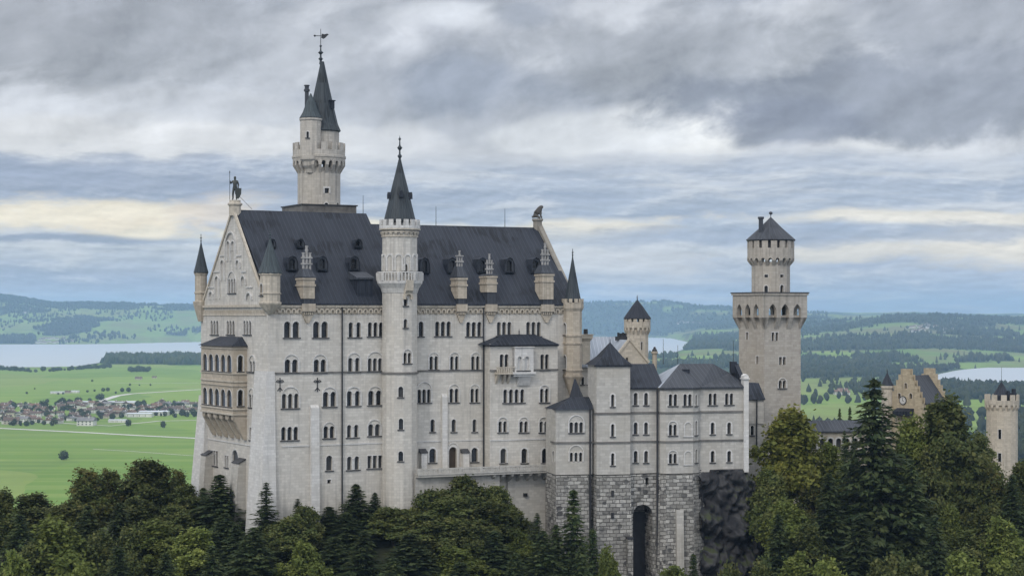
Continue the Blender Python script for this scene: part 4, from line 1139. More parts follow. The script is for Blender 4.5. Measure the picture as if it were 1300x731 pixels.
mb = MB(); mb.side(FB, [(1.9, 118), (3.75, 118), (2.75, ZB(648, 3)), (1.9, ZB(648, 3))], HB(859.5, 3), HB(868.5, 3)); mb.build('buttress', 'lime_gray', bs)
mb = MB(); mb.box(FB, HB(799), HB(834), -4.55, -4.4, 118, ZB(652)); mb.build('passage_shade', 'iron', bs)  # thin near-black sheet; the shade inside the arch is put in as colour
# roofs
mb = MB()
e = [FB.p(*a_[0], zan), FB.p(a_[1][0]-.4, .5, zan), FB.p(a_[2][0], .5, zan), FB.p(a_[3][0], -7, zan), FB.p(a_[4][0]-.3, -7, zan)]
T = lambda px, y, d: FB.p(FB.hit(px, y, d)[0], d, FB.hit(px, y, d)[1])
mb.hexa(e, [T(722, 504.5, -4), T(726, 503.5, -3.2), T(751, 503.5, -3.2), T(751, 503.5, -5), T(722, 504.5, -5)])
mb.hexa([T(722, 507, -6), T(740, 507, -5), T(742, 507, -8), T(722, 507, -8)], [T(729, 481, -6.5), T(731, 481, -6.4), T(731, 481, -7), T(729, 481, -7)])
mb.build('roof', 'slate', bw)
mb = MB(); e = [FB.p(q[0]+dx_, q[1]+dy_, zst) for q, dx_, dy_ in ((s_[0], -.4, 0), (s_[1], -.4, .4), (s_[2], .4, .4), (s_[3], .4, -.4), (s_[4], -.4, -.4))]
ap = T(774.5, 434, -1.4); mid = [Vector((*(q.xy*.55+ap.xy*.45), zst+(ap.z-zst)*.36)) for q in e]
mb.hexa(e, mid); 
for i in range(5): mb.poly((mid[i], mid[(i+1) % 5], ap))
mb.box(FB, s_[1][0]-.3, s_[2][0]+.3, s_[1][1]-.5, s_[1][1]+.3, zst-.25, zst-.01); finial(mb, ap.x, ap.y, ap.z-.1, .7, .08); mb.build('roof', 'slate', bw)
mb = MB(); mb.side(FB, [(.5, zwi), (-5.5, ZB(461.5, -5.5)), (BD, zwi), (BD, zwi-.1), (.5, zwi-.2)], HB(799), HB(842)); mb.build('roof', 'slate', bw)
mb = MB()
e = [FB.p(q[0]+ox, q[1]+.45*(q[1] > -1), zwi) for q, ox in zip(r_[:7], (0, -.2, -.2, .1, .3, 0, .2))]+[FB.p(*r_[7], zwi), FB.p(*r_[8], zwi)]
A_, B_, B2 = T(863, 461.5, -5.5), T(905, 461.5, -5.5), T(926, 473, -5.5)
cc = [Vector((q.x, q.y, zwi-.22)) for q in e]
for i in range(9):
    j = (i+1) % 9; mb.poly((cc[i], cc[j], e[j], e[i]))
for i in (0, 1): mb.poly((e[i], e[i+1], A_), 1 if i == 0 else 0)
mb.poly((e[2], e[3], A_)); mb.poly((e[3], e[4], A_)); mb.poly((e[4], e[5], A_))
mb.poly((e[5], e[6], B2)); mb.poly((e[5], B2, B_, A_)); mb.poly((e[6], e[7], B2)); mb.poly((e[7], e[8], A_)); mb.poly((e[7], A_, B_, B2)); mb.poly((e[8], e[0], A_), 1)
mb.build('roof', ['slate_mid', 'zinc_and_sheen'], bw)  # left hip in the paler material: bright sky reflection put into colour
mb = MB()                                        # dark gable with finials at the right end
mb.side(FB, [(-.6, zwi), (-.6, ZB(485)), (-4.5, ZB(462, -4)), (-6.2, ZB(470, -5)), (-8, zwi)], HB(941, -1), HB(946, -1))
mb.box(FB, HB(929, -4), HB(936, -4), -5.2, -4.2, ZB(474, -4), ZB(459.5, -4)); mb.build('end_gable', 'slate', bw)
for px, y0 in ((842, 430), (860.5, 438), (931, 432)):
    m = MB(); m.tube(T(px, 462, -5.4), T(px, y0, -5.4), .05, .03, 6); m.build('lightning_rod', 'iron', bw)
m = MB(); q = T(870, 471, -3.6); m.box(Fr(q.xy, R(12.5)), -.6, .6, -.6, .6, q.z-.3, q.z+.35); m.build('roof_hatch', 'slate', bw)
pipe(FB, 748.2, 519, 735, d=.5, r=.16, parent=bw); pipe(FB, 832.5, 492, 735, d=.9, r=.16, parent=bw); pipe(FB, 890, 601, 735, d=.6, r=.12, parent=bw)

# small link building at the foot of the square tower
lk = thing('link_building', (*xy(960, 333), 140), 'small pale building with dark lean-to roof, tucked between the grey wing and the square tower', 'building')
fr = Fr(xy(949, 333), R(10)); fl = Facade(fr, [(0, 138), (3.0, 138), (3.0, zz(506, 333)), (0, zz(506, 333))], wmat='lime_pale')
fl.add(953, 957, 540, 552, 1)
mb = MB(); fl.wall(mb); mb.box(fr, 0, 3.0, -7, -.8, 138, zz(506, 333)); mb.box(fr, -.1, 3.1, .004, .2, zz(538, 333), zz(536, 333)); mb.build('wall', 'lime_gray', lk); fl.windows(lk)
mb = MB(); mb.side(fr, [(.4, zz(506.5, 333)), (-3.5, zz(487, 333)), (-7, zz(487, 333)), (-7, zz(507, 333)), (.4, zz(507.5, 333))], -.2, 3.2); mb.build('roof', 'slate', lk)
pipe(fr, 960, 507, 575, parent=lk)

# ================================================================ SQUARE TOWER
YT = 343.0; K0 = xy(970, YT); FR_ = Fr(K0, R(27)); SA = 8.2
FL_ = Fr((K0[0]-FR_.n.x*SA, K0[1]-FR_.n.y*SA), R(27-90)); ctr = FR_.p(SA/2, -SA/2, 0).xy
sq = thing('square_tower', (*ctr, 138), 'massive square tower with flared pointed-arch top and round turret under a cone roof', 'tower')
Zt = lambda y: zz(y, YT); z0, z1 = 136, Zt(400)
f1 = Facade(FR_, [(0, z0), (SA, z0), (SA, z1), (0, z1)], wmat='lime_pale'); f2 = Facade(FL_, [(0, z0), (SA, z0), (SA, z1), (0, z1)], wmat='lime_pale')
f1.add(979.5, 988, 422, 432.5, 2, rect=True, pier=.35, sill=False); f1.add(989, 997.5, 453, 463, 2, rect=True, pier=.35, sill=False); f1.add(988.5, 997.5, 482.5, 492.5, 2, 479, pier=.3)
f2.add(947, 950, 422, 431, 1, rect=True, sill=False); f2.add(960, 963.2, 452, 462, 1, rect=True, sill=False)
mb = MB(); f1.wall(mb); f2.wall(mb)
FK = Fr(FR_.p(SA, 0, 0).xy, R(117)); FZ = Fr(FK.p(SA, 0, 0).xy, R(207))
for f in (FK, FZ): wall(mb, f, [(0, z0), (SA, z0), (SA, z1), (0, z1)])
mb.build('wall', 'tower_stone', sq); f1.windows(sq); f2.windows(sq)
mb = MB(); FO = .85; zt = Zt(372); zl = Zt(403)
for f in (FR_, FL_, FK, FZ):
    ho = []
    for i in range(3):
        c = SA/2+(i-1)*2.75; ho.append(arch_poly(c-.88, c+.88, zl+.01, Zt(385.5), pointed=True))
    wall(mb, f, [(-FO, zl), (SA+FO, zl), (SA+FO, zt), (-FO, zt)], ho, FO, FO)
    xs = [-FO]+[v for i in range(3) for v in (SA/2+(i-1)*2.75-.88, SA/2+(i-1)*2.75+.88)]+[SA+FO]
    for a, b in zip(xs[::2], xs[1::2]):
        za = Zt(418)
        A = [f.p(max(a, 0 if a < 0 else a), 0, za), f.p(min(b, SA), 0, za), f.p(b, FO, zl), f.p(a, FO, zl)]
        mb.poly(A); 
        mb.poly([f.p(max(a, 0), 0, za), f.p(a, FO, zl), f.p(a, 0, zl)]); mb.poly([f.p(min(b, SA), 0, za), f.p(b, 0, zl), f.p(b, FO, zl)])
    mb.box(f, -FO-.15, SA+FO+.15, FO+.004, FO+.22, zt-.35, zt)
mb.box(FR_, -FO+.02, SA+FO-.02, -SA-FO+.02, FO-.02, zt-.4, zt-.1)
mb.build('flared_top', 'tower_stone', sq)
mb = MB(); mb.box(FR_, -FO-.3, SA+FO+.3, -SA-FO-.3, FO+.3, zt+.004, zt+.2); mb.build('deck', 'lead', sq)
YU = 348.0; ct = (xy(978.5, YU)[0], YU); Z = lambda y: zz(y, YU)
t = Tower(ct, 3.62, zt, Z(333), 14, .12, .5)
t.add(970.4, 974.8, 362.5, 371, 1, sill=False); t.add(988, 992.4, 361.5, 371, 1, sill=False); t.add(970.5, 975, 348.5, 352, 1, rect=True, sill=False, sur=.1); t.add(988, 992.5, 348.5, 352, 1, rect=True, sill=False, sur=.1)
mb = MB(); t.wall(mb)
brackets(mb, ct, 3.5, 4.35, 20, Z(338), Z(326), .45)
for i in range(20):
    a = 2*math.pi*(i+.5)/20; fr = Fr((ct[0]+4.1*math.cos(a), ct[1]+4.1*math.sin(a)), a+R(90)); mb.arc(fr, 0, Z(330.5), .36, .66, -.3, .25, 5, 0)
mb.lathe(ct, [(3.6, Z(328)), (4.35, Z(328)), (4.35, Z(315.5)), (3.9, Z(315.5)), (3.9, Z(326)), (.5, Z(326))], 28)
crenels(mb, ct, 4.36, 16, Z(315.6), Z(305.5), .5, .68)
up = mb.build('upper_turret', 'tower_stone', sq); t.windows(up)
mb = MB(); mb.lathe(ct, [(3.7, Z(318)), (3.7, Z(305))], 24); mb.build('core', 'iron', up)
mb = MB(); mb.lathe(ct, [(4.3, Z(306.8)), (4.65, Z(305)), (4.5, Z(303.8)), (2.2, Z(290)), (.12, Z(276))], 18); mb.tube((*ct, Z(277)), (*ct, Z(272)), .07, n=6); mb.lathe(ct, [(.05, Z(273)), (.38, Z(271.2)), (.3, Z(269.5)), (.02, Z(268.5))], 10); mb.build('turret_roof', 'slate_mid', up)
mb = MB(); q = xy(966, YU-1.8); mb.lathe(q, [(.42, Z(298)), (.42, Z(279)), (.58, Z(278.5)), (.58, Z(276)), (.1, Z(275.8))], 10); mb.build('chimney', 'slate_mid', up)

# ================================================================ KNIGHTS' HOUSE behind the bower, and its round tower
kh = thing('knights_house', (*xy(775, 352), 150), 'yellowish gabled house with pale metal roof, half hidden behind the pyramid-roofed stair block', 'building')
fr = Fr(xy(730, 348), R(8)); Z = lambda y: zz(y, 348)
fk = Facade(fr, [(0, 145), (13.8, 145), (13.8, Z(466)), (0, Z(466))])
for x in (738, 746): fk.add(x, x+3.5, 478, 488, 1)
mb = MB(); fk.wall(mb); mb.box(fr, 0, 13.8, -13, -.8, 145, Z(466)); mb.box(fr, 0, 13.8, .004, .2, Z(471), Z(469)); mb.build('wall', 'lime_gray', kh); fk.windows(kh)
mb = MB(); mb.side(fr, [(.4, Z(465.5)), (-6, zz(427.5, 354)), (-13.2, Z(465.5)), (.4, Z(466.5))], -.3, 10.2); mb.build('roof', 'zinc_and_sheen', kh)
g = Fr(xy(781.5, 346), R(14)); Zg = lambda y: zz(y, 346)
fg2 = Facade(g, [(0, 145), (6.3, 145), (6.3, Zg(458)), (2.7, Zg(431)), (0, Zg(452))], wmat='tan_pale'); fg2.add(794.5, 797.5, 453.5, 462, 1, sill=False)
mb = MB(); fg2.wall(mb); mb.box(g, 0, 6.3, -9, -.7, 145, Zg(459)); mb.build('gable_wall', 'tan_pale', kh); fg2.windows(kh)
mb = MB(); P_ = [(-.35, Zg(454)), (2.7, Zg(428.5)), (6.7, Zg(459.5))]
mb.ext(g, [P_[0], (0, Zg(455)), (2.7, Zg(432)), P_[1]][::-1], -.5, .2); mb.ext(g, [P_[1], (2.7, Zg(432)), (6.3, Zg(461)), P_[2]][::-1], -.5, .2); mb.build('gable_coping', 'tan_pale', kh)
mb = MB(); mb.hexa([g.p(-.2, -.5, Zg(453.5)), g.p(2.7, -.5, Zg(431.5)), g.p(6.5, -.5, Zg(459))], [g.p(-.2, -9, Zg(453.5)), g.p(2.7, -9, Zg(431.5)), g.p(6.5, -9, Zg(459))]); mb.build('roof', 'zinc_and_sheen', kh)
mb = MB(); q = xy(743.5, 347); fr2 = Fr(q, R(8))
mb.box(fr2, -.72, .72, -.72, .72, Z(462), Z(433)); mb.hexa([fr2.p(a, b, Z(433)) for a, b in ((-.72, .72), (.72, .72), (.72, -.72), (-.72, -.72))], [fr2.p(a*1.6, b*1.6, Z(429)) for a, b in ((-.72, .72), (.72, .72), (.72, -.72), (-.72, -.72))])
mb.box(fr2, -1.15, 1.15, -1.15, 1.15, Z(429), Z(425)); mb.box(fr2, -1.3, 1.3, -1.3, 1.3, Z(425), Z(424)); mb.lathe(q, [(.42, Z(424)), (.38, Z(417.5))], 10, 1); mb.build('chimney', ['tan_pale', 'iron'], kh)
mb = MB()
for i in range(4): q = xy(785+i*3, 353); mb.lathe(q, [(.22, zz(430, 353)), (.22, zz(422+i % 2, 353))], 8)
q = xy(788.5, 353); mb.box(Fr(q, R(8)), -1.1, 1.1, -.4, .4, zz(432, 353), zz(427, 353)); mb.build('vent_row', 'iron', kh)
mb = MB(); q = xy(831, 340); Z = lambda y: zz(y, 340); mb.lathe(q, [(.42, Z(470)), (.42, Z(449)), (.6, Z(448.5)), (.6, Z(446)), (.3, Z(445.5))], 10, 0); mb.lathe(q, [(.5, Z(446)), (.45, Z(444)), (.2, Z(442)), (.25, Z(441)), (.05, Z(440))], 10, 1); mb.build('chimney', ['tan_stone', 'iron'], kh)
YR = 360.0; cr = xy(809, YR); Z = lambda y: zz(y, YR)
rt = thing('round_tower', (*cr, 150), 'small round stone tower with black pointed cone roof, standing behind the pale metal roofs', 'tower')
t = Tower(cr, 2.2, 150, Z(412), 12, .2, .4); t.add(813.5, 815.8, 434, 444, 1, rect=True, sill=False, sur=.1)
mb = MB(); t.wall(mb); mb.build('wall', 'tan_pale', rt); t.windows(rt)
mb = MB(); brackets(mb, cr, 2.1, 2.55, 16, Z(425), Z(415), .45); mb.lathe(cr, [(2.2, Z(417)), (2.55, Z(416)), (2.55, Z(408.5)), (2.2, Z(408.5)), (2.2, Z(414)), (.4, Z(414))], 20); crenels(mb, cr, 2.56, 14, Z(408.6), Z(404.3), .3, .62); mb.build('battlement', 'tan_pale', rt)
mb = MB(); mb.lathe(cr, [(2.55, Z(405.2)), (2.68, Z(404)), (2.2, Z(399.5)), (1.1, Z(389)), (.08, Z(380.5))], 16); finial(mb, *cr, Z(381), 1.0, .1); mb.build('roof', 'slate', rt)

# ================================================================ GALLERY, GATEHOUSE AND GATE TOWER to the right
gy = thing('gallery_wing', (*xy(1060, 372), 140), 'long low gallery with arched windows and grey seamed roof, right of the square tower', 'building')
fr = Fr(xy(1017, 366), R(8)); Z = lambda y: zz(y, 372)
fgl = Facade(fr, [(0, 138), (15.5, 138), (15.5, Z(544.5)), (0, Z(544.5))])
for i in range(6): fgl.add(1030+i*10.5, 1036.5+i*10.5, 556, 570, 1, sur=.3)
mb = MB(); fgl.wall(mb); mb.box(fr, 0, 15.5, -7, -.8, 138, Z(544.5)); mb.build('wall', 'tan_pale', gy); fgl.windows(gy)
mb = MB(); mb.side(fr, [(.5, Z(545)), (-3.5, Z(532.5)), (-7.5, Z(545)), (.5, Z(546.5))], -.2, 15.7); mb.build('roof', 'slate_mid', gy)
YG = 392.0; KG = xy(1171, YG); FGR = Fr(KG, R(40)); GW = 8.8; FGG = Fr((KG[0]-FGR.n.x*GW, KG[1]-FGR.n.y*GW), R(-50))
gh = thing('gatehouse', (*xy(1160, 396), 140), 'yellow stone gatehouse with stepped gables and a clock, rising behind the big conifer', 'building')
ze, zr = zz(512, YG), zz(475, YG+5)
steps = []
n = 6
for i in range(n): steps += [(GW/2*i/n*.86, ze+(zr+.6-ze)*(i+.35)/n), (GW/2*i/n*.86, ze+(zr+1.2-ze)*(i+1)/n)]
L = [(0, 138)]+[(GW-a, b) for a, b in []]
left = [p for i in range(n) for p in ((GW/2*i/n*.86, steps[2*i][1] if i == 0 else steps[2*i-1][1]), (GW/2*i/n*.86, steps[2*i+1][1]))]
outl = [(0, 138), (GW, 138)]+[(GW-a, z) for a, z in left]+[(a, z) for a, z in left[::-1]]
fgh = Facade(FGG, outl, wmat='tan_pale'); fgh.add(1140, 1143.5, 499, 506, 1, sill=False); fgh.add(1154.5, 1158, 499, 506, 1, sill=False); fgh.add(1148.5, 1151.5, 486, 493, 1, sill=False)
fgh.add(1138, 1144, 528, 541, 1); fgh.add(1152, 1158, 528, 541, 1)
fgr = Facade(FGR, [(0, 138), (8.6, 138), (8.6, ze), (0, ze)], wmat='tan_pale'); fgr.add(1176, 1180, 520, 532, 1); fgr.add(1186, 1190, 520, 532, 1)
mb = MB(); fgh.wall(mb); fgr.wall(mb); mb.box(FGR, .02, 8.6, -GW, -.8, 138, ze-.05)
mb.ext(FGG, outl, -.9, -.7)
fe2 = Fr(FGR.p(8.6, 0, 0).xy, R(130)); mb.ext(fe2, outl, -.8, .02); mb.build('wall', 'brick_yellow', gh); fgh.windows(gh); fgr.windows(gh)
mb = MB(); gable_roof(mb, FGR, .9, 7.9, .3, -GW-.3, ze, zr-.2); mb.build('roof', 'slate_mid', gh)
mb = MB(); s_c, z_c = FGG.hit(1146.5, 508); q = FGG.p(s_c, 0, 0)
def disc(mb, fr, s, z, r, d0, d1, mat=0, n=18): mb.ext(fr, [(s+r*math.cos(2*math.pi*i/n), z+r*math.sin(2*math.pi*i/n)) for i in range(n)], d0, d1, mat)
disc(mb, FGG, s_c, z_c, .95, .01, .14, 1); disc(mb, FGG, s_c, z_c, .78, .141, .17, 0)
mb.box(FGG, s_c-.05, s_c+.05, .171, .2, z_c-.1, z_c+.62, 1); mb.ext(FGG, [(s_c, z_c-.05), (s_c+.4, z_c-.28), (s_c+.42, z_c-.2), (s_c, z_c+.06)], .171, .2, 1)
for i in range(12): a = i*math.pi/6; disc(mb, FGG, s_c+.65*math.cos(a), z_c+.65*math.sin(a), .06, .171, .185, 1, 5)
mb.build('clock', ['pot_white', 'iron'], gh)
mb = MB(); s_, z_ = FGG.hit(1152, 521); mb.side(FGG, [(.01, z_-1.2), (1.6, z_-1.0), (1.6, z_-.1), (.01, z_+.5)], 2.2, GW-2.2); mb.build('canopy', 'slate', gh)
c = FGG.p(-.3, .2, 0); c = (c.x, c.y); Yc = c[1]
mb = MB(); mb.lathe(c, [(1.25, 140), (1.25, zz(494, Yc)), (1.5, zz(492, Yc)), (1.5, zz(489.5, Yc)), (.3, zz(489.5, Yc))], 12); tu = mb.build('turret', 'tan_pale', gh); cone_roof(c, 1.45, zz(489.5, Yc), zz(472.5, Yc), 'slate', tu, 12, .8)
YV = 395.0; cv = xy(1272, YV); Z = lambda y: zz(y, YV)
gt = thing('gate_tower', (*cv, 138), 'round crenellated gate tower of pale stone with small cone roof, far right', 'tower')
t = Tower(cv, 3.25, 134, Z(513), 14, .1, .5); t.add(1267.5, 1271, 545, 557, 1, rect=True, sill=False, sur=.15)
t.add(1267, 1271, 575, 586, 1, rect=True, sill=False, sur=.15)
mb = MB(); t.wall(mb); mb.build('wall', 'tan_pale', gt); t.windows(gt)
mb = MB(); brackets(mb, cv, 3.1, 3.55, 18, Z(521.5), Z(513), .5); mb.lathe(cv, [(3.1, Z(514)), (3.55, Z(513.5)), (3.6, Z(507.5)), (3.2, Z(507.5)), (3.2, Z(512)), (.4, Z(512))], 24); crenels(mb, cv, 3.6, 11, Z(507.6), Z(500.5), .35, .58); mb.build('battlement', 'tan_pale', gt)
mb = MB(); c = (cv[0]-.1, cv[1]); mb.lathe(c, [(1.7, Z(512)), (1.7, Z(503)), (1.85, Z(502)), (.08, Z(484.5))], 14); mb.tube((*c, Z(486)), (*c, Z(466)), .05, .03, 6); mb.build('roof', 'slate', gt)
mb = MB(); q = xy(1284, YV-1.5); fr = Fr(q, R(10)); mb.box(fr, -1.0, 1.0, -.4, .4, Z(512), Z(498)); mb.box(fr, .2, .8, -.4, .4, Z(498), Z(493)); mb.box(fr, -.9, -.4, -.3, .3, Z(498), Z(495.5)); mb.build('chimney', 'slate', gt)
YW = 372.0
rw = thing('retaining_wall', (*xy(1225, YW), 130), 'pale stone forecourt wall with arched openings and balustrade, glimpsed between the right-hand trees', 'wall')
fr = Fr(xy(1150, YW), R(5)); Z = lambda y: zz(y, YW)
fwl = Facade(fr, [(0, 118), (20, 118), (20, Z(600)), (0, Z(600))], depth=.9)
for x in (1204, 1218.5, 1180, 1240): fwl.add(x, x+6, 616, 634, 1, sill=False)
mb = MB(); fwl.wall(mb); mb.box(fr, 0, 20, -6, -1.0, 118, Z(600.5)); mb.build('wall', 'tower_stone', rw); fwl.windows(rw)
mb = MB(); mb.box(fr, 4, 20, .8, 2.6, Z(654), Z(652))
for i in range(22): mb.box(fr, 4.2+i*.72, 4.42+i*.72, 2.3, 2.5, Z(652), Z(646.5))
mb.box(fr, 4, 20, 2.2, 2.6, Z(646.5), Z(644.5)); mb.box(fr, 4, 20, .85, 2.5, 118, Z(654.2)); mb.build('balustrade', 'tower_stone', rw)
mb = MB(); mb.side(fr, [(.3, Z(598.5)), (-3, Z(586)), (-6.3, Z(598.5)), (.3, Z(599.8))], 9, 18); mb.build('roof', 'slate', rw)
# ================================================================ GROUND
def smooth(t): t = np.clip(t, 0, 1); return t*t*(3-2*t)
def sheet(name, X, Y, Zv, mats, attr=None, kind='structure'):
    n, m = X.shape
    V_ = np.stack([X, Y, Zv], -1).reshape(-1, 3)
    i = np.arange(n*m).reshape(n, m)
    Fq = np.stack([i[:-1, :-1], i[:-1, 1:], i[1:, 1:], i[1:, :-1]], -1).reshape(-1, 4)
    me = bpy.data.meshes.new(name)
    me.vertices.add(len(V_)); me.vertices.foreach_set('co', V_.ravel())
    me.loops.add(Fq.size); me.loops.foreach_set('vertex_index', Fq.ravel())
    me.polygons.add(len(Fq)); me.polygons.foreach_set('loop_start', np.arange(0, Fq.size, 4))
    me.update(calc_edges=True); me.polygons.foreach_set('use_smooth', np.ones(len(Fq), bool))
    me.materials.append(MATS[mats])
    if attr is not None:
        a = me.attributes.new('forest', 'FLOAT', 'POINT'); a.data.foreach_set('value', attr.ravel().astype(np.float32))
    o = bpy.data.objects.new(name, me); COL.objects.link(o)
    if kind: o['kind'] = kind
    return o
rng = np.random.default_rng(7)
_g = rng.random((64, 64))
def vnoise(x, y):
    xi = np.floor(x).astype(int); yi = np.floor(y).astype(int); fx = smooth(x-xi); fy = smooth(y-yi)
    g = lambda a, b: _g[a % 64, b % 64]
    return (g(xi, yi)*(1-fx)+g(xi+1, yi)*fx)*(1-fy)+(g(xi, yi+1)*(1-fx)+g(xi+1, yi+1)*fx)*fy
def vf(x, y, o=4):
    s, a, t = 0, .5, 0
    for k in range(o): s = s+a*vnoise(x*2**k+17*k, y*2**k+31*k); t += a; a *= .55
    return s/t
# castle hill
HX = [-400, -150, -80, -50, 5, 9, 36, 46, 60, 140, 400]; HZ = [110, 138, 141, 144, 145, 131, 131, 143, 146, 143, 110]
FX = [-150, -60, -39, 6, 8, 40, 60, 140]; FY = [322, 312, 297, 315, 307, 313, 336, 346]
def hill(x, y):
    x = np.asarray(x, float); y = np.asarray(y, float)
    H = np.interp(x, HX, HZ); f = np.interp(x, FX, FY); b = 385.0
    z = H-np.maximum(0, f-y)*.55-np.maximum(0, y-b)*.62
    return np.maximum(z+(vf(x/14, y/14)-.5)*3*(np.clip(np.abs(y-f)/15, 0, 1)), -5)
xs = np.linspace(-420, 420, 211); ys = np.linspace(60, 660, 151)
X, Y = np.meshgrid(xs, ys); sheet('castle_hill', X, Y, hill(X, Y), 'forest_floor')

# valley floor and the hills beyond the lakes
PC = [-900, -300, 0, 70, 120, 250, 500, 720, 835, 900, 1000, 1150, 1300, 1900]
RY = [300, 6500, 8000, 9500, 11700, 13500, 15200, 17500, 20000, 22000, 26000]
TZ = np.array([[0]*14, [0]*14,
    [0, 0, 0, 0, 0, 0, 0, 0, 4, 14, 30, 34, 26, 26],
    [0, 0, 0, 0, 0, 0, 0, 0, 2, 24, 62, 84, 74, 74],
    [2, 3, 3, 3, 3, 3, 0, 0, 0, 38, 78, 165, 140, 130],
    [150, 150, 165, 150, 130, 92, 40, 0, 0, 55, 110, 160, 150, 150],
    [340, 350, 322, 262, 262, 246, 180, 15, 15, 70, 140, 150, 150, 150],
    [200, 200, 200, 200, 200, 210, 225, 272, 300, 255, 195, 160, 158, 158],
    [180, 180, 180, 180, 185, 195, 200, 215, 215, 205, 188, 178, 176, 176],
    [160, 170, 190, 200, 215, 225, 210, 205, 200, 195, 196, 204, 196, 190],
    [100]*14], float)
LAKE1 = [(-900, 6350, 11300), (0, 6480, 11600), (60, 6560, 11650), (118, 6700, 11700), (134, 7450, 11750), (232, 7600, 12500), (250, 7300, 12600), (500, 7500, 14000), (720, 7900, 15000), (800, 8350, 15300), (835, 8600, 15000), (866, 8750, 14500), (872, 9800, 13600), (880, 11000, 12000)]
LAKE2 = [(1165, 5150, 5250), (1190, 4980, 5700), (1215, 4850, 6150), (1250, 4780, 6450), (1300, 4700, 6480), (1600, 4600, 6500)]
def px_of(x, y): return 650+F*x/y
def in_lake(p, y, pad=0):
    r = np.zeros(np.shape(p), bool)
    for L_ in (LAKE1, LAKE2):
        a = np.array(L_); n_ = np.interp(p, a[:, 0], a[:, 1]); f_ = np.interp(p, a[:, 0], a[:, 2])
        r |= (p >= a[0, 0]) & (p <= a[-1, 0]) & (y > n_-pad) & (y < f_+pad)
    return r
def valley(x, y):
    p = px_of(x, y)
    pi = np.interp(p, PC, np.arange(len(PC))); yi = np.interp(y, RY, np.arange(len(RY)))
    p0 = np.clip(np.floor(pi).astype(int), 0, len(PC)-2); y0 = np.clip(np.floor(yi).astype(int), 0, len(RY)-2)
    fp = smooth(pi-p0); fy = smooth(yi-y0)
    z = (TZ[y0, p0]*(1-fp)+TZ[y0, p0+1]*fp)*(1-fy)+(TZ[y0+1, p0]*(1-fp)+TZ[y0+1, p0+1]*fp)*fy
    amp = np.clip(z/60, 0, 1)*smooth((y-6800)/3000)
    z = z+(vf(x/700, y/900, 5)-.5)*np.where(y > 11000, 70, 46)*amp
    lk = in_lake(p, y, 60)
    return np.where(lk, -6, np.maximum(z, 0)+.6*(y > 6000))
def wood(x, y):
    """how wooded the ground is, 0..1"""
    p = px_of(x, y)
    n = np.where(p < 300, vf(x/380+3, y/640+5, 4), vf(x/620+3, y/1250+5, 4))
    th = np.where(p > 700, .47, .55)
    th = np.where((y < 6700) & (p < 700), .9, th)
    th = np.where((p > 980) & (y < 6300), .375, th)
    th = np.where((p > 980) & (y > 6450) & (y < 9000), .45, th)
    th = np.where((p > 980) & (y >= 9000) & (y < 10800), .57, th)
    th = np.where((p > 1040) & (p < 1210) & (y > 11300) & (y < 12200), .3, th)
    th = np.where((p < 260) & (y > 14700) & (y < 16000), .40, th)
    th = np.where((p < 260) & (p > 110) & (y > 11500) & (y < 12300), .44, th)
    th = np.where((p > 735) & (p < 1000) & (y > 15000), .30, th)
    th = np.where((p > 1130) & (y > 6300) & (y < 6900), .62, th)
    m = smooth((n-th)/.03)
    m = np.where((p > 1145) & (p < 1245) & (y > 6900) & (y < 8200) & (np.abs((p-1195)/50)**2+np.abs((y-7500)/620)**2 < 1), 0, m)
    # the long wooded tongue on the near shore of the big lake
    m = np.maximum(m, ((p > 134) & (p < 236) & (y > 6830) & (y < 7420)).astype(float))
    m = np.maximum(m, smooth((vf(x/260, y/300, 2)-.42)/.05)*((p > 842) & (p < 935) & (y > 8900) & (y < 11000)))
    m = np.maximum(m, ((p > 1170) & (y > 3900) & (y < 4550) & (vf(x/200, y/300, 2) > .33)).astype(float))
    m = np.maximum(m, ((p < 45) & (y > 11600) & (y < 12300)).astype(float))
    return np.where(in_lake(p, y, 20), 0, m)
LAKE1_TONGUE = True
pp = np.concatenate([np.linspace(-900, -60, 30), np.linspace(-50, 1350, 300), np.linspace(1400, 1900, 18)])
yy = 400*(26000/400)**np.linspace(0, 1, 330)
P, Y = np.meshgrid(pp, yy); X = (P-650)*Y/F
ZV = valley(X, Y)
WD = wood(X, Y)
sheet('valley_ground', X, Y, ZV, 'meadow', WD*.9)
def lake(name, L_, k=60):
    a = np.array(L_); q = np.linspace(a[0, 0], a[-1, 0], k)
    n_ = np.interp(q, a[:, 0], a[:, 1])*(1+(vf(q/23, q*0, 3)-.5)*.018); f_ = np.interp(q, a[:, 0], a[:, 2])*(1+(vf(q/19, q*0+9, 3)-.5)*.02)
    t = np.linspace(0, 1, 12)[:, None]; Yq = n_*(1-t)+f_*t; Xq = (q-650)*Yq/F
    o = sheet(name, Xq, Yq, np.zeros_like(Xq)-1.0, 'water')
lake('lake', LAKE1); lake('lake', LAKE2)
def road(name, pts, w):
    pts = [Vector(((px-650)*(ZC*F/(py-400))/F, ZC*F/(py-400), 0)) for px, py in pts]
    A, B = [], []
    for i, q in enumerate(pts):
        t = (pts[min(i+1, len(pts)-1)]-pts[max(i-1, 0)]).normalized(); n_ = Vector((-t.y, t.x, 0))
        A.append(q+n_*w/2); B.append(q-n_*w/2)
    M = np.array([[tuple(v) for v in A], [tuple(v) for v in B]])
    sheet(name, M[..., 0], M[..., 1], M[..., 2]+.35, 'road')
road('road', [(-60, 539), (0, 543.5), (60, 546.5), (120, 549.5), (180, 553), (245, 556), (330, 561)], 13)
road('road', [(118, 516), (131, 508), (148, 502.5), (166, 499.8), (210, 497), (250, 494.5), (330, 491)], 17)
road('footpath', [(118, 570), (170, 573), (245, 578.5), (320, 584)], 3)
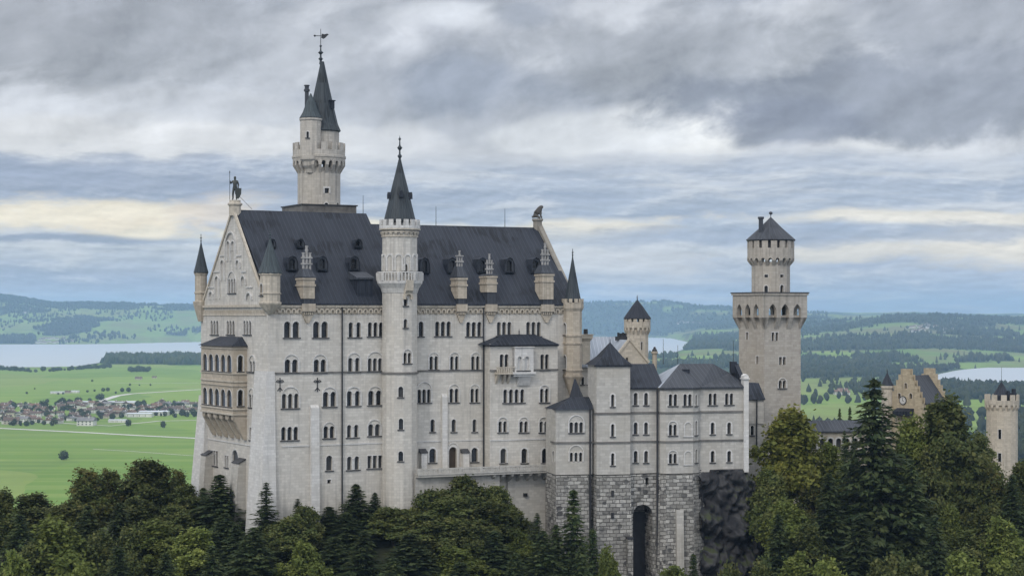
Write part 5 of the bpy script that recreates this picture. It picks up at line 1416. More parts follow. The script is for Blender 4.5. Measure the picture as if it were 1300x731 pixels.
road('road', [(-30, 533), (60, 536), (140, 540.5), (200, 534.5), (240, 533.5), (320, 533)], 9)
road('footpath', [(150, 486), (200, 486.5), (252, 486)], 8)

# the dark crag the bower stands on
fr = Fr(FB.p(HB(884), 0, 0).xy, R(12.5))
ns, nz = 120, 200
S_, T_ = np.meshgrid(np.linspace(0, 14.5, ns), np.linspace(0, 1, nz))
top = 154.4-np.clip((S_-8.6)/5.6, 0, 1)**1.4*11; Zr = 116+(top-116)*T_
dsp = np.zeros_like(S_)
for i in range(nz):
    for j in range(ns):
        v = Vector((S_[i, j]*.2, Zr[i, j]*.17, 3.1)); w = Vector((S_[i, j]*.42+Zr[i, j]*.12, Zr[i, j]*.42-S_[i, j]*.1, 1.7)); c_ = noise.voronoi(w*.55+Vector((0, 0, noise.noise(w*2)*.3)))[0]
        dsp[i, j] = noise.turbulence(v, 3, True)*2.4+(c_[1]-c_[0])*2.6+noise.noise(w*2.2)*.9+noise.noise(w*6)*.14+1.7*noise.noise(Vector((S_[i, j]*.09, Zr[i, j]*.3, 9)))
dsp = .4+dsp*1.0-1.4+(1-T_)*2.4-np.clip((S_-8.5)/6, 0, 1)**2*5
dsp = np.where(T_ > .985, np.minimum(dsp, -.6)-(T_-.985)*300, dsp)
X = fr.o.x+fr.u.x*S_+fr.n.x*dsp; Y = fr.o.y+fr.u.y*S_+fr.n.y*dsp
sheet('rock_crag', X, Y, Zr+0*X, 'rock')

# ================================================================ THE AIR
haze = MB()
zmin, zmax, xm = -8.0, 380.0, 13500.0
A = [(-xm, -30, zmin), (xm, -30, zmin), (xm, 27000, zmin), (-xm, 27000, zmin)]; B = [(a, b, zmax) for a, b, _ in A]
haze.poly([Vector(a) for a in A[::-1]]); haze.poly([Vector(b) for b in B])
for i in range(4):
    j = (i+1) % 4; haze.poly((Vector(A[i]), Vector(A[j]), Vector(B[j]), Vector(B[i])))
m = bpy.data.materials.new('haze_air'); m.use_nodes = True; MATS['haze_air'] = m
m.node_tree.nodes.remove(m.node_tree.nodes['Principled BSDF'])
pv = m.node_tree.nodes.new('ShaderNodeVolumePrincipled')
pv.inputs['Color'].default_value = (.47, .70, 1.0, 1); pv.inputs['Density'].default_value = 4.8e-5
pv.inputs['Anisotropy'].default_value = .0
m.node_tree.links.new(pv.outputs[0], m.node_tree.nodes['Material Output'].inputs['Volume'])
m.cycles.homogeneous_volume = True if hasattr(m, 'cycles') else False
hz = haze.build('haze', 'haze_air'); hz['kind'] = 'stuff'
# ================================================================ TREES
def quads_mesh(name, V4, mats, midx=None, tint=None):
    """V4: n x 4 x 3 corners"""
    n = len(V4); me = bpy.data.meshes.new(name)
    me.vertices.add(n*4); me.vertices.foreach_set('co', V4.astype(np.float32).ravel())
    me.loops.add(n*4); me.loops.foreach_set('vertex_index', np.arange(n*4))
    me.polygons.add(n); me.polygons.foreach_set('loop_start', np.arange(0, n*4, 4))
    me.update(calc_edges=True)
    for m in mats: me.materials.append(MATS[m])
    if tint is not None:
        a = me.attributes.new('tint', 'FLOAT', 'FACE'); a.data.foreach_set('value', tint.astype(np.float32))
    return me
def leaf_quads(rg, pos, nrm, L, Wd, along=None):
    n = len(pos)
    nrm = nrm/np.linalg.norm(nrm, axis=1, keepdims=True)
    a = rg.normal(size=(n, 3)) if along is None else along+rg.normal(size=(n, 3))*.25
    a = a-nrm*np.sum(a*nrm, 1, keepdims=True); a /= np.linalg.norm(a, axis=1, keepdims=True)
    b = np.cross(nrm, a)
    l = (L*rg.uniform(.5, 1.55, n))[:, None]/2; w = (Wd*rg.uniform(.55, 1.5, n))[:, None]/2
    return np.stack([pos-a*l, pos+b*w-a*l*.1, pos+a*l, pos-b*w-a*l*.1], 1)
def crown_mesh(seed, H=15.0, Rc=4.6, z0=.18, mat='leaf_green', ncl=150, per=95, shape=1.0, tintk=.5):
    rg = np.random.default_rng(seed)
    cl = []
    # the crown is a handful of boughs, each its own uneven mass, with gaps between them
    nb = 11; bo = []
    for i in range(nb):
        t = (i+.5)/nb; a = i*2.4+rg.uniform(-.5, .5)
        k = (math.sin(math.pi*min(1, .22+t*.86))**.8)*(1-.25*shape*t)
        rr = Rc*k*rg.uniform(.42, .72)*(0 if i == nb-1 else 1)
        bo.append((rr*math.cos(a), rr*math.sin(a), H*(z0+(1-z0)*(.12+.74*t)), Rc*rg.uniform(.36, .56)*(1-.35*t*min(1, shape))))
    for i in range(ncl):
        b = bo[i % nb]; v = rg.normal(size=3); v /= np.linalg.norm(v); r = b[3]*rg.uniform(.55, 1.08)
        z = b[2]+v[2]*r*.85*H/15
        cl.append((b[0]+v[0]*r, b[1]+v[1]*r, min(z, H*.985), rg.uniform(.45, 1.05)))
    cl = np.array(cl)
    C_ = np.repeat(cl[:, :3], per, 0); s = np.repeat(cl[:, 3], per)
    off = rg.normal(size=(len(C_), 3))*np.array([.62, .62, .5])*s[:, None]*Rc/4.6
    out = C_-np.array([0, 0, H*.45]); out /= np.linalg.norm(out, axis=1, keepdims=True)
    off[:, 2] -= .18*np.hypot(off[:, 0], off[:, 1])
    pos = C_+off
    nrm = rg.normal(size=pos.shape)*.7+out*.75+np.array([0, 0, .45])
    q = leaf_quads(rg, pos, nrm, .44*Rc/4.6+.05, .30*Rc/4.6+.04)
    tn = np.clip(np.repeat(rg.uniform(0, 1, ncl)**1.8, per)*tintk+rg.normal(size=len(pos))*.12, 0, 1)
    return quads_mesh('crown', q, [mat], tint=tn), cl
def tube_np(mb, pts, rad, n=6):
    for (a, b), (r0, r1) in zip(zip(pts[:-1], pts[1:]), zip(rad[:-1], rad[1:])): mb.tube(a, b, r0, r1, n)
def deciduous(seed, mat, **k):
    H = k.get('H', 15.0); cm, cl = crown_mesh(seed, mat=mat, **k)
    mb = MB(); rg = random.Random(seed)
    P_ = [Vector((0, 0, -1.5)), Vector((.1, 0, H*.2)), Vector((.2*rg.uniform(-1, 1), .2, H*.45)), Vector((.3*rg.uniform(-1, 1), .1, H*.8))]
    tube_np(mb, P_, [.36, .3, .2, .06], 8)
    for c in cl[::3]:
        z = min(max(c[2]*.55, H*.15), H*.7); a = Vector((.1, .05, z)); b = Vector(c[:3]); m_ = a.lerp(b, .5)+Vector((0, 0, .5))
        tube_np(mb, [a, m_, b], [.11, .07, .025], 5)
    o = mb.build('trunk', 'bark'); me = o.data; bpy.data.objects.remove(o)
    return cm, me
def conifer(seed, H=20.0, Rc=3.4, z0=.06, lv=44, mat='needle', gap=0.0):
    rg = np.random.default_rng(seed); pos, nrm, alo, tn = [], [], [], []
    mb = MB(); tube_np(mb, [Vector((0, 0, -1.5)), Vector((0, 0, H*.5)), Vector((0, 0, H*.99))], [.32, .18, .03], 7)
    for i in range(lv):
        t = (i+rg.uniform(-.3, .3))/lv; t = min(max(t, 0), .985); z = H*(z0+(1-z0)*t)
        rl = Rc*(1-t)**.82*rg.uniform(.82, 1.12)+.12
        nb = int(5+7*(1-t))
        a0 = rg.uniform(0, 6.28)
        for k in range(nb):
            a = a0+k*6.283/nb+rg.uniform(-.25, .25)
            if rg.random() < gap: continue
            r = rl*rg.uniform(.65, 1.12); d = np.array([math.cos(a), math.sin(a), 0]); sd = np.array([-d[1], d[0], 0])
            droop = rg.uniform(.18, .42); tip = rg.uniform(.02, .2)
            ns = max(3, int(r/.26)); tint = rg.uniform(0, 1)**2
            mb.tube((0, 0, z), tuple(d*r*.8+np.array([0, 0, z-droop*r*.5])), .05*(1-t)+.015, .012, 4) if k % 2 == 0 else None
            for j in range(ns):
                u = (j+.6)/ns; zz_ = z-droop*r*u**1.1+tip*r*u*u
                w = (.16+.62*math.sin(math.pi*min(1, u*.9+.12)))*min(1, r*.42)
                for sgn in (-1, 0, 1):
                    p = d*r*u+sd*sgn*w*rg.uniform(.35, .8)+np.array([0, 0, zz_-abs(sgn)*.1-rg.uniform(0, .16)])
                    pos.append(p); nrm.append(np.array([0, 0, 1])+rg.normal(size=3)*.5+d*.25); alo.append(d+sd*sgn*.75+np.array([0, 0, -.45])); tn.append(tint*.6+.4*u*rg.random())
    pos = np.array(pos); q = leaf_quads(rg, pos, np.array(nrm), .66, .26, np.array(alo))
    cm = quads_mesh('crown', q, [mat], tint=np.array(tn))
    o = mb.build('trunk', 'bark'); me = o.data; bpy.data.objects.remove(o)
    return cm, me
KIND = {}
def kinds():
    KIND['g'] = [deciduous(s, 'leaf_green', ncl=160) for s in (1, 2, 3)]
    KIND['o'] = [deciduous(s, 'leaf_olive', ncl=150, shape=.9) for s in (4, 5)]
    KIND['a'] = [deciduous(s, 'leaf_autumn', ncl=115, per=80, shape=.7, tintk=.8) for s in (6, 7)]
    KIND['b'] = [deciduous(s, 'leaf_green', H=9.0, Rc=4.6, z0=.0, ncl=130, shape=.4) for s in (8, 9)]
    KIND['y'] = [deciduous(11, 'leaf_gold', ncl=190, shape=1.5, tintk=.9)]
    KIND['s'] = [conifer(s) for s in (21, 22)]
    KIND['t'] = [conifer(23, gap=.25, Rc=2.6, lv=34)]
    KIND['w'] = [conifer(24, Rc=5.2, lv=50)]
kinds()
BASEH = dict(g=15, o=15, a=15, b=9, y=15, s=20, t=20, w=20); BASER = dict(g=4.9, o=4.9, a=4.9, b=4.9, y=4.4, s=3.4, t=2.6, w=5.2)
cnt = {}
rt_ = random.Random(5)
def tree(kind, px, ytop, Y, wpx, label, base=None):
    """tree whose tip shows at (px, ytop) and whose crown is about wpx photo pixels wide"""
    x = (px-650)*Y/F; zt = zz(ytop, Y); zg = float(hill(x, Y))-.3 if base is None else base
    hgt = max(4.0, zt-zg); i = cnt.get(kind, 0); cnt[kind] = i+1
    cm, tm = KIND[kind][i % len(KIND[kind])]
    nm = {'b': 'shrub', 's': 'spruce_tree', 't': 'spruce_tree', 'w': 'spruce_tree'}.get(kind, 'deciduous_tree')
    o = thing(nm, (x, Y, zt-hgt), label, 'bush' if kind == 'b' else 'tree')
    sx = wpx*Y/F/2/BASER[kind]*{'s': 1.55, 't': 1.45, 'w': 1.35}.get(kind, 1.16); o.scale = (sx*rt_.uniform(.92, 1.08), sx*rt_.uniform(.92, 1.08), hgt/BASEH[kind]); o.rotation_euler.z = rt_.uniform(0, 6.28)
    for n_, me in (('crown', cm), ('trunk', tm)):
        c = bpy.data.objects.new(n_, me); COL.objects.link(c); c.parent = o
T_ = [
 # left of the palace
 ('a', 108, 590, 312, 74, 'ragged reddish-tipped tree against the green meadow, left of the round dark one'),
 ('g', 188, 576, 314, 76, 'round dark green broadleaf tree standing highest against the meadow at the left'),
 ('a', 140, 588, 316, 56, 'thin orange-brown topped tree squeezed between the two crowns on the meadow edge'),
 ('g', 42, 622, 313, 80, 'dark broadleaf tree low against the meadow near the left picture edge'),
 ('g', 4, 617, 310, 64, 'dark tree cut by the left picture edge, with feathery top'),
 ('g', 80, 632, 308, 70, 'dark green tree filling the gap under the ragged reddish tree'),
 ('a', 224, 592, 320, 40, 'slender brownish tree close against the left corner of the palace'),
 ('g', 236, 612, 312, 52, 'dark tree in front of the palace left corner buttress'),
 ('o', 70, 652, 292, 104, 'broad olive-green tree in the front row at the lower left'),
 ('s', 152, 636, 300, 60, 'dark green conifer behind the olive trees, lower left'),
 ('o', 200, 655, 296, 74, 'olive tree with bare twigs in front of the round dark tree'),
 ('s', 279, 601, 309, 64, 'dark spruce with pointed top before the west gable foot'),
 ('s', 258, 618, 312, 40, 'small dark conifer just left of the pointed spruce at the west gable'),
 ('o', 246, 668, 292, 66, 'yellow-green tree below the pointed spruce at the west gable'),
 ('s', 150, 690, 282, 73, 'shadowed dark tree in the bottom row at the lower left'),
 ('o', 20, 690, 280, 80, 'yellowish olive tree in the bottom left corner'),
 ('s', 210, 700, 280, 67, 'dark tree in the bottom row beneath the yellow-green one'),
 ('o', 100, 712, 274, 70, 'pale green treetop at the bottom edge, lower left'),
 ('t', 338, 611, 296.5, 38, 'thin open spruce standing alone in front of the palace near corner'),
 ('s', 300, 664, 294, 48, 'dark tree between the two spruces at the palace corner'),
 # under the palace front
 ('b', 388, 638, 297, 48, 'rounded green bush against the palace wall below the white buttress strip'),
 ('g', 372, 652, 293, 66, 'green tree at the wall foot right of the thin open spruce'),
 ('t', 378, 632, 299, 30, 'bare greyish sapling at the palace wall foot'),
 ('s', 452, 613, 303, 52, 'dark pointed spruce before the palace downpipe'),
 ('s', 418, 642, 300, 50, 'mid green conifer between the lone bush and the dark pointed spruce'),
 ('s', 476, 624, 306, 30, 'slim spruce close beside the dark pointed one at the downpipe'),
 ('g', 500, 640, 302, 74, 'dark broadleaf tree below the round stair tower'),
 ('b', 478, 642, 308, 40, 'low bush at the stair tower foot'),
 ('b', 545, 617, 306, 60, 'leafy bush climbing the left end of the terrace'),
 ('b', 590, 603, 309.5, 74, 'largest bush reaching up to the terrace balustrade below the arched door'),
 ('g', 565, 628, 304, 84, 'dense green tree under the terrace left half'),
 ('b', 630, 612, 310, 56, 'dark bush below the terrace where the bay begins'),
 ('g', 622, 634, 305, 84, 'bright green tree left of the bare terrace wall'),
 ('g', 650, 640, 308, 46, 'narrow dark tree at the edge of the bare terrace wall'),
 ('o', 660, 672, 302, 44, 'grey-green wiry tree below the bare terrace wall'),
 ('s', 425, 680, 288, 72, 'broad dark tree in the bottom row below the palace downpipe'),
 ('o', 385, 684, 284, 66, 'yellow-green tree in the bottom row below the thin spruce'),
 ('s', 322, 668, 286, 66, 'dark conifer in the bottom row below the palace corner'),
 ('s', 520, 676, 292, 76, 'dense dark tree in the bottom row below the stair tower'),
 ('o', 580, 690, 292, 84, 'light green tree in the bottom row under the terrace'),
 ('s', 462, 672, 284, 70, 'shaded conifer at the bottom edge left of the stair tower'),
 ('s', 628, 672, 296, 64, 'dark conifer in the bottom row near the bare wall'),
 ('s', 690, 672, 297, 50, 'dark bushy tree at the foot of the rough stone annex'),
 ('t', 682, 650, 306, 26, 'tiny spruce sapling in front of the bare terrace wall'),
 ('s', 728, 618, 302, 58, 'dark tall spruce in front of the rough stone annex base'),
 ('s', 706, 664, 300, 44, 'shorter dark spruce left of the tall one at the annex base'),
 ('s', 752, 668, 298, 46, 'dark spruce right of the tall one at the annex base'),
 ('o', 772, 690, 296, 44, 'yellow-green bushy tree at the foot of the stair block base'),
 ('o', 852, 712, 300, 66, 'olive treetop at the bottom edge below the rounded base'),
 ('s', 738, 690, 290, 56, 'shadowed conifer at the bottom edge below the dark spruces'),
 ('s', 25, 650, 303, 56, 'dark tree in the second row near the left picture edge'),
 ('s', 112, 640, 304, 54, 'dark conifer standing below the ragged reddish tree'),
 ('g', 175, 628, 306, 66, 'dark green tree right under the round dark meadow tree'),
 ('g', 128, 668, 292, 74, 'mid green tree between the broad olive tree and the shadowed dark one'),
 ('g', 48, 672, 290, 70, 'dark green tree behind the yellowish olive corner tree'),
 ('g', 222, 640, 304, 60, 'dark tree left of the pointed spruce, above the yellow-green tree'),
 ('g', 168, 662, 294, 60, 'shaded tree left of the olive tree with bare twigs'),
 ('s', 270, 690, 280, 58, 'dark conifer at the bottom edge below the palace west corner'),
 ('s', 285, 650, 298, 48, 'dark tree under the pointed spruce at the west gable foot'),
 ('g', 352, 660, 296, 56, 'mid green tree right of the thin open spruce foot'),
 ('s', 440, 650, 299, 48, 'green tree at the foot of the dark pointed spruce'),
 ('g', 545, 650, 299, 84, 'deep green tree between stair tower foot and terrace'),
 ('g', 598, 660, 299, 76, 'deep green tree below the largest bush'),
 ('s', 500, 706, 280, 67, 'shaded tree at the bottom edge below the stair tower'),
 ('s', 585, 712, 286, 72, 'shaded tree at the bottom edge under the terrace'),
 ('s', 655, 700, 290, 56, 'dark conifer at the bottom edge under the bare terrace wall'),
 ('g', 1245, 600, 330, 66, 'dark tree before the forecourt wall right end'),
 ('g', 1222, 668, 312, 70, 'deep green tree below the forecourt wall balustrade'),
 ('g', 1255, 640, 322, 70, 'dark tree between forecourt wall and lower right corner'),
 ('g', 1128, 690, 292, 76, 'dark tree at the bottom edge between the conifers'),
 ('g', 1025, 660, 302, 66, 'dark green tree right of the olive one by the crag'),
 ('g', 968, 702, 292, 56, 'dark tree at the bottom edge under the crag right side'),
 ('g', 1182, 556, 326, 60, 'dark green tree filling the gap under the tall full broadleaf tree'),
 ('g', 1225, 560, 328, 60, 'dark green tree right below the tall full broadleaf tree'),
 ('b', 925, 712, 300, 60, 'low green bush growing at the bottom edge against the black crag'),
 ('s', 880, 700, 301, 34, 'small dark conifer at the bottom edge left of the black crag'),
 # right
 ('y', 1003, 508, 322, 92, 'large yellow-green tree in front of the square tower'),
 ('w', 1110, 478, 316, 136, 'biggest dark conifer with pointed top in front of the gatehouse'),
 ('g', 1200, 494, 330, 98, 'tall full green broadleaf tree between gatehouse and gate tower'),
 ('o', 1160, 524, 330, 74, 'olive-green tree leaning against the right side of the biggest conifer'),
 ('o', 1052, 556, 326, 56, 'light olive tree before the low gallery'),
 ('a', 1032, 590, 318, 60, 'brownish loose tree right of the yellow-green one'),
 ('g', 978, 588, 316, 62, 'dark tree beside the black crag'),
 ('o', 1000, 632, 308, 76, 'olive tree below the yellow-green one, by the crag'),
 ('s', 1052, 598, 308, 66, 'dark green conifer left below the biggest conifer'),
 ('g', 1240, 545, 338, 60, 'dark tree beside the gate tower shaft'),
 ('a', 1262, 590, 326, 50, 'thin-leaved tree in front of the gate tower foot'),
 ('g', 1298, 580, 330, 56, 'dark tree cut by the right picture edge'),
 ('s', 1285, 600, 322, 50, 'dark spruce near the right edge below the gate tower'),
 ('o', 1272, 650, 312, 76, 'olive broadleaf tree in the lower right corner'),
 ('s', 1158, 588, 312, 70, 'dense dark conifer below the olive one beside the conifer'),
 ('s', 1188, 650, 304, 56, 'dark conifer below the pale forecourt wall'),
 ('o', 1205, 640, 314, 44, 'small light tree at the forecourt wall balustrade'),
 ('s', 988, 650, 300, 54, 'dark conifer at the foot of the black crag'),
 ('o', 1010, 695, 292, 74, 'yellowish tree in the bottom row right of the crag'),
 ('s', 1092, 650, 298, 86, 'broad shadowed conifer in the bottom row under the biggest conifer'),
 ('o', 1055, 705, 286, 70, 'pale olive treetop at the bottom edge under the biggest conifer'),
 ('g', 1150, 700, 288, 84, 'dark tree in the bottom row, right of the shadowed one'),
 ('o', 1225, 694, 294, 90, 'light green tree in the bottom row at the lower right'),
 ('g', 1292, 702, 290, 60, 'dark tree in the bottom right corner'),
 ('s', 1072, 545, 362, 18, 'small dark spruce behind the low gallery roof'),
 ('s', 1083, 552, 360, 16, 'second little spruce right beside the gallery roof'),
]
for a in T_: tree(*a)
for a, b in ((1066, 516), (1079, 514)): tree('s', a, b, 405, 18, {1066: 'tiny dark conifer poking up behind the gallery roof, left of a pair', 1079: 'tiny dark conifer poking up behind the gallery roof, right of a pair'}[a])

# distant trees: one low mesh per kind, copied
def far_meshes():
    out = []
    for s in range(5):
        rg = np.random.default_rng(100+s); n = 420
        v = rg.normal(size=(n, 3)); v /= np.linalg.norm(v, axis=1, keepdims=True); v *= rg.uniform(.55, 1, n)[:, None]**.5
        pos = v*np.array([.5, .5, .46])*(1+.22*np.sin(4*v[:, :1]*3+s))+np.array([0, 0, .54])
        q = leaf_quads(rg, pos, v*.6+np.array([0, 0, .5])+rg.normal(size=(n, 3))*.4, .17, .14)
        out.append(quads_mesh('crown', q, ['leaf_far'], tint=rg.uniform(0, 1, n)**2))
    return out
FARM = far_meshes()
def ground_at(px, py, it=6):
    """walk the ray down to the valley surface"""
    Y = 180*F/max(py-400, 2); Y = min(Y, 20000)
    ys_ = np.geomspace(900, 24000, 3000); xs_ = (px-650)*ys_/F
    zr_ = ZC+(400-py)*ys_/F; zg = valley(xs_, ys_)
    k = np.argmax(zr_ <= zg) if np.any(zr_ <= zg) else len(ys_)-1
    return xs_[k], ys_[k], zg[k]
fi = 0
def far_tree(px, py, hpx, label, group, asp=.9, x=None):
    global fi
    if x is None: x, Y, z = ground_at(px, py)
    else: x, Y, z = x
    h = hpx*Y/F
    o = bpy.data.objects.new('field_tree', FARM[fi % 5]); fi += 1; COL.objects.link(o)
    o.location = (x, Y, z-.2); o.scale = (h*asp, h*asp, h); o.rotation_euler.z = fi*1.7
    tag(o, label, 'tree', group)
far_tree(81, 583.5, 12, 'lone dark tree standing in the wide green meadow, nearest the viewer', None, .95)
far_tree(207, 543, 9, 'round dark tree right of the roadside pair, on the meadow by the village', None, .8)
far_tree(163, 541, 9, 'round tree at the village edge, above the white road', None, .8)
G = 'scattered bushes and trees on the far meadow'
for px, py, h in [(117, 484.5, 3), (44, 494, 2), (131, 497, 5), (137, 496.5, 5), (124, 507, 6), (128, 508, 9), (155, 497.5, 5.5), (163, 497.5, 6), (111, 498, 3), (147, 499.5, 3), (120, 497, 3), (165, 489.5, 3), (177, 489.5, 2), (191, 489.5, 2.5), (34, 463+37, 3),
                  (98, 511, 7), (60, 511, 5), (75, 511, 4), (88, 511, 5), (17, 518, 8), (54, 517, 9), (114, 510, 5), (222, 530, 6), (237, 529, 7), (247, 529, 7), (74, 501, 3), (80, 500.5, 3), (140, 461, 4.5)]:
    far_tree(px, py, h, 'small dark tree or bush scattered on the green valley meadow', G, .95)
G = 'line of trees along the near lake shore'
r2 = random.Random(3)
for k in range(46):
    px = -5+k*3.3+r2.uniform(-1.3, 1.3)
    py = np.interp(px, [0, 40, 60, 90, 140], [470, 473, 472, 470.5, 467])
    if 55 < px < 62 or r2.random() < .12: continue
    far_tree(px, py-r2.uniform(0, 1.2), r2.uniform(3, 6.5), 'dark tree in the row along the near shore of the big lake', G, r2.uniform(.8, 1.3))
for k in range(12):
    far_tree(165+k*2.2+r2.uniform(-1, 1), 470.5+r2.uniform(-1, 2), r2.uniform(4, 7), 'dark tree in the clump before the wooded lake tongue', 'clump of trees before the lake tongue', 1.1)

# village below, every house its own object
def house_mesh(mw, mr, L=14., Wd=10., h=5., rf=3.2):
    m = MB(); f0 = Fr((-L/2, -Wd/2), 0)
    m.box(f0, 0, L, -Wd, 0, -.5, h, 0); gable_roof(m, f0, -.7, L+.7, .8, -Wd-.8, h+.1, h+rf, 1, .3)
    m.ext(Fr((-L/2, -Wd/2), R(-90)), [(-Wd, h), (0, h), (-Wd/2, h+rf-.3)], -L, .02, 0)
    for i in range(4):
        for z in (1.0, 3.2): m.box(f0, 1.2+i*L/4.2, 2.4+i*L/4.2, .01, .06, z, z+1.2, 2)
    m.box(f0, L*.65, L*.65+.9, -Wd*.4, -Wd*.3, h+rf*.4, h+rf+1.1, 0)
    o = m.build('house', [mw, mr, 'glass']); me = o.data; bpy.data.objects.remove(o); return me
HM = {'brown': house_mesh('white_wall', 'tile_brown'), 'red': house_mesh('white_wall', 'tile_red', 15, 11, 5.5, 3.6), 'grey': house_mesh('white_wall', 'tile_grey', 16, 11),
      'dark': house_mesh('tan_pale', 'tile_brown', 18, 12, 5, 4), 'hall': house_mesh('white_wall', 'metal_roof', 44, 18, 6, 1.6)}
def house(kind, px, py, ang, sc_, label, group):
    x, Y, z = ground_at(px, py)
    o = bpy.data.objects.new('house', HM[kind]); COL.objects.link(o); o.location = (x, Y, z); o.rotation_euler.z = ang; o.scale = (sc_, sc_, sc_)
    tag(o, label, 'house', group)
rv = random.Random(12)
for px, py, s in ((156, 515, 1.3), (178, 529, 1.0), (196, 527, 1.15), (110, 513, .9)):
    house('hall', px, py, rv.uniform(-.3, .1), s, {156: 'long pale-roofed hall at the back edge of the village', 178: 'white hall with pale roof in the village, left of its twin', 196: 'largest white hall at the right of the village', 110: 'pale flat hall at the upper left of the village'}[px], None)
house('grey', 110, 540, -.1, 1.7, 'grey-roofed white farmhouse alone in front of the village', None)
house('hall', 150, 536, -.1, .7, 'low white shed in front of the village near the road', None)
for px, py in ((86, 499), (92, 498.5), (73, 499.5), (176, 482), (196, 480)):
    house('hall' if px in (73, 92) else 'dark', px, py, 0, .7 if px != 176 else 1.0, {86: 'small barn on the open meadow behind the village', 92: 'pale shed right of the small barn on the open meadow', 73: 'low pale shed left of the small barn on the open meadow', 176: 'long dark barn before the wooded lake tongue', 196: 'square dark barn right of the long one before the lake tongue'}[px], None)
nh = 0
occ = []
while nh < 125:
    px = rv.uniform(-8, 250); lo = np.interp(px, [0, 50, 100, 150, 250], [514, 514, 511.5, 513, 513]); hi = np.interp(px, [0, 60, 100, 140, 180, 250], [539, 540, 538, 531, 529, 524])
    py = rv.uniform(lo, hi)
    if px > 140 and rv.random() < .35: continue
    if any(abs(px-a) < 4.2 and abs(py-b) < 1.3 for a, b in occ): continue
    occ.append((px, py)); nh += 1
    k = rv.choice(['brown', 'brown', 'red', 'grey', 'dark', 'brown'])
    lab = {'brown': 'white village house with brown tiled roof in the valley', 'red': 'white village house with reddish tiled roof in the valley', 'grey': 'white village house with grey roof in the valley', 'dark': 'wooden-walled village house with broad brown roof in the valley'}[k]
    house(k, px, py, rv.choice([0, 1.57])+rv.uniform(-.4, .4), rv.uniform(.85, 1.35), lab, lab.split(' in ')[0]+'s')
for k in range(170):
    px = rv.uniform(-8, 250); lo = np.interp(px, [0, 100, 150, 250], [513, 511, 513, 513]); hi = np.interp(px, [0, 60, 100, 140, 180, 250], [541, 541, 539, 533, 531, 527])
    far_tree(px, rv.uniform(lo, hi), rv.uniform(4, 8.5), 'dark tree among the houses of the valley village', 'trees among the village houses', rv.uniform(.7, 1.1))
# hamlets far away
for a, b, c_, d_, n_, lab in ((44, 92, 430, 437, 26, 'tiny pale house of the hamlet on the far lake shore'), (1150, 1235, 413, 424, 42, 'tiny pale house of the village on the far right hillside'), (20, 45, 392, 398, 6, 'tiny farmhouse high on the far left hill'), (856, 900, 409, 414, 16, 'tiny pale house of the hamlet beyond the far lake arm'), (1060, 1075, 499, 503, 4, 'red-roofed farmhouse among trees beside the square tower')):
    for k in range(n_):
        house('red' if a == 1060 else rv.choice(['brown', 'grey', 'red', 'hall' if a == 1150 and k % 5 == 0 else 'grey']), rv.uniform(a, b), rv.uniform(c_, d_), rv.uniform(-.5, .5), rv.uniform(1.0, 1.7), lab, lab.replace('tiny ', '').replace('house ', 'houses ', 1))

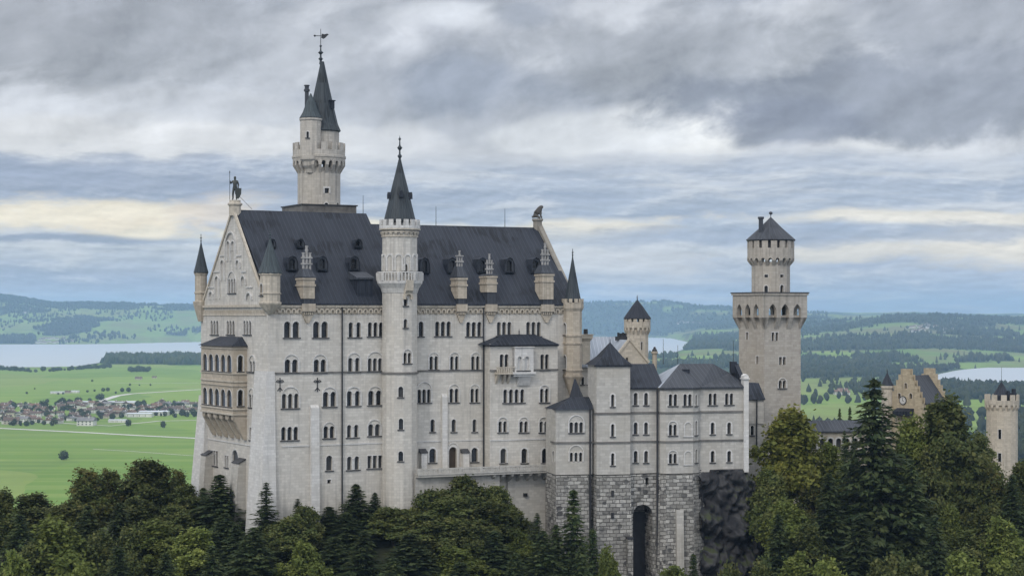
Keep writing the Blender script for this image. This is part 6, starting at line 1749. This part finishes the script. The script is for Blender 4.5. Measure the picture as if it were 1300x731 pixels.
# distant woods: too many to count
def forest(name, cand, hmin, hmax, conif=.6, label=None, seed=1):
    rg = np.random.default_rng(seed); x, y, z = cand; n = len(x); V_, Fc, tn = [], [], []
    h = rg.uniform(hmin, hmax, n); r = h*rg.uniform(.2, .34, n); isc = rg.random(n) < conif
    k = 6; ang = np.arange(k)*2*np.pi/k
    lv_c = [(.9, .06), (1.0, .2), (.62, .52), (.28, .8), (.02, 1.0)]; lv_d = [(.5, .1), (1.25, .36), (1.3, .62), (.8, .88), (.1, 1.0)]
    P_ = np.zeros((n, 5, k, 3))
    for j in range(5):
        rr = np.where(isc, lv_c[j][0], lv_d[j][0])[:, None]*r[:, None]*rg.uniform(.7, 1.3, (n, k)); hh = np.where(isc, lv_c[j][1], lv_d[j][1])[:, None]*h[:, None]*rg.uniform(.93, 1.07, (n, k))
        t_ = ang[None]+rg.uniform(0, 6, (n, 1))*0+j*.5
        P_[:, j, :, 0] = x[:, None]+rr*np.cos(t_); P_[:, j, :, 1] = y[:, None]+rr*np.sin(t_); P_[:, j, :, 2] = z[:, None]-.5+hh
    idx = np.arange(n*5*k).reshape(n, 5, k); nx_ = np.roll(idx, -1, 2)
    Q = np.stack([idx[:, :-1], nx_[:, :-1], nx_[:, 1:], idx[:, 1:]], -1).reshape(-1, 4)
    me = bpy.data.meshes.new(name); me.vertices.add(n*5*k); me.vertices.foreach_set('co', P_.astype(np.float32).ravel())
    me.loops.add(Q.size); me.loops.foreach_set('vertex_index', Q.ravel()); me.polygons.add(len(Q)); me.polygons.foreach_set('loop_start', np.arange(0, Q.size, 4)); me.update(calc_edges=True)
    me.materials.append(MATS['leaf_far']); a = me.attributes.new('tint', 'FLOAT', 'FACE'); a.data.foreach_set('value', np.repeat(rg.uniform(0, .8, n), 4*k).astype(np.float32))
    o = bpy.data.objects.new(name, me); COL.objects.link(o); tag(o, label, 'woodland', None, 'stuff')
def cand(n, pr, yr, seed, sparse=.02):
    rg = np.random.default_rng(seed); p = rg.uniform(*pr, n); y = np.exp(rg.uniform(math.log(yr[0]), math.log(yr[1]), n)); x = (p-650)*y/F
    w = wood(x, y); ok = (rg.random(n) < np.maximum(w, sparse*(vf(x/300+9, y/420, 2) > .5))) & ~in_lake(p, y, 40)
    x, y = x[ok], y[ok]; return x, y, valley(x, y)
forest('distant_woods', cand(20000, (-60, 270), (11500, 16200), 1, .16), 16, 30, .5, 'blue-green woods and hedges on the hills beyond the big lake, left of the palace', 1)
forest('distant_woods', cand(5200, (-40, 270), (6600, 8000), 2, .0), 22, 38, .7, 'dark wooded tongue on the near lake shore, left of the palace', 2)
forest('distant_woods', cand(16000, (720, 1340), (6300, 13000), 3, .05), 16, 30, .7, 'blue-green woods on the plain and hills to the right of the square tower', 3)
forest('distant_woods', cand(7500, (1000, 1340), (2300, 6300), 4, .10), 13, 25, .45, 'nearer tree groups on the plain below the right-hand hills', 4)
forest('distant_woods', cand(6000, (640, 1050), (14500, 20000), 5, .05), 20, 32, .6, 'hazy woods on the far blue hill between palace and square tower', 5)
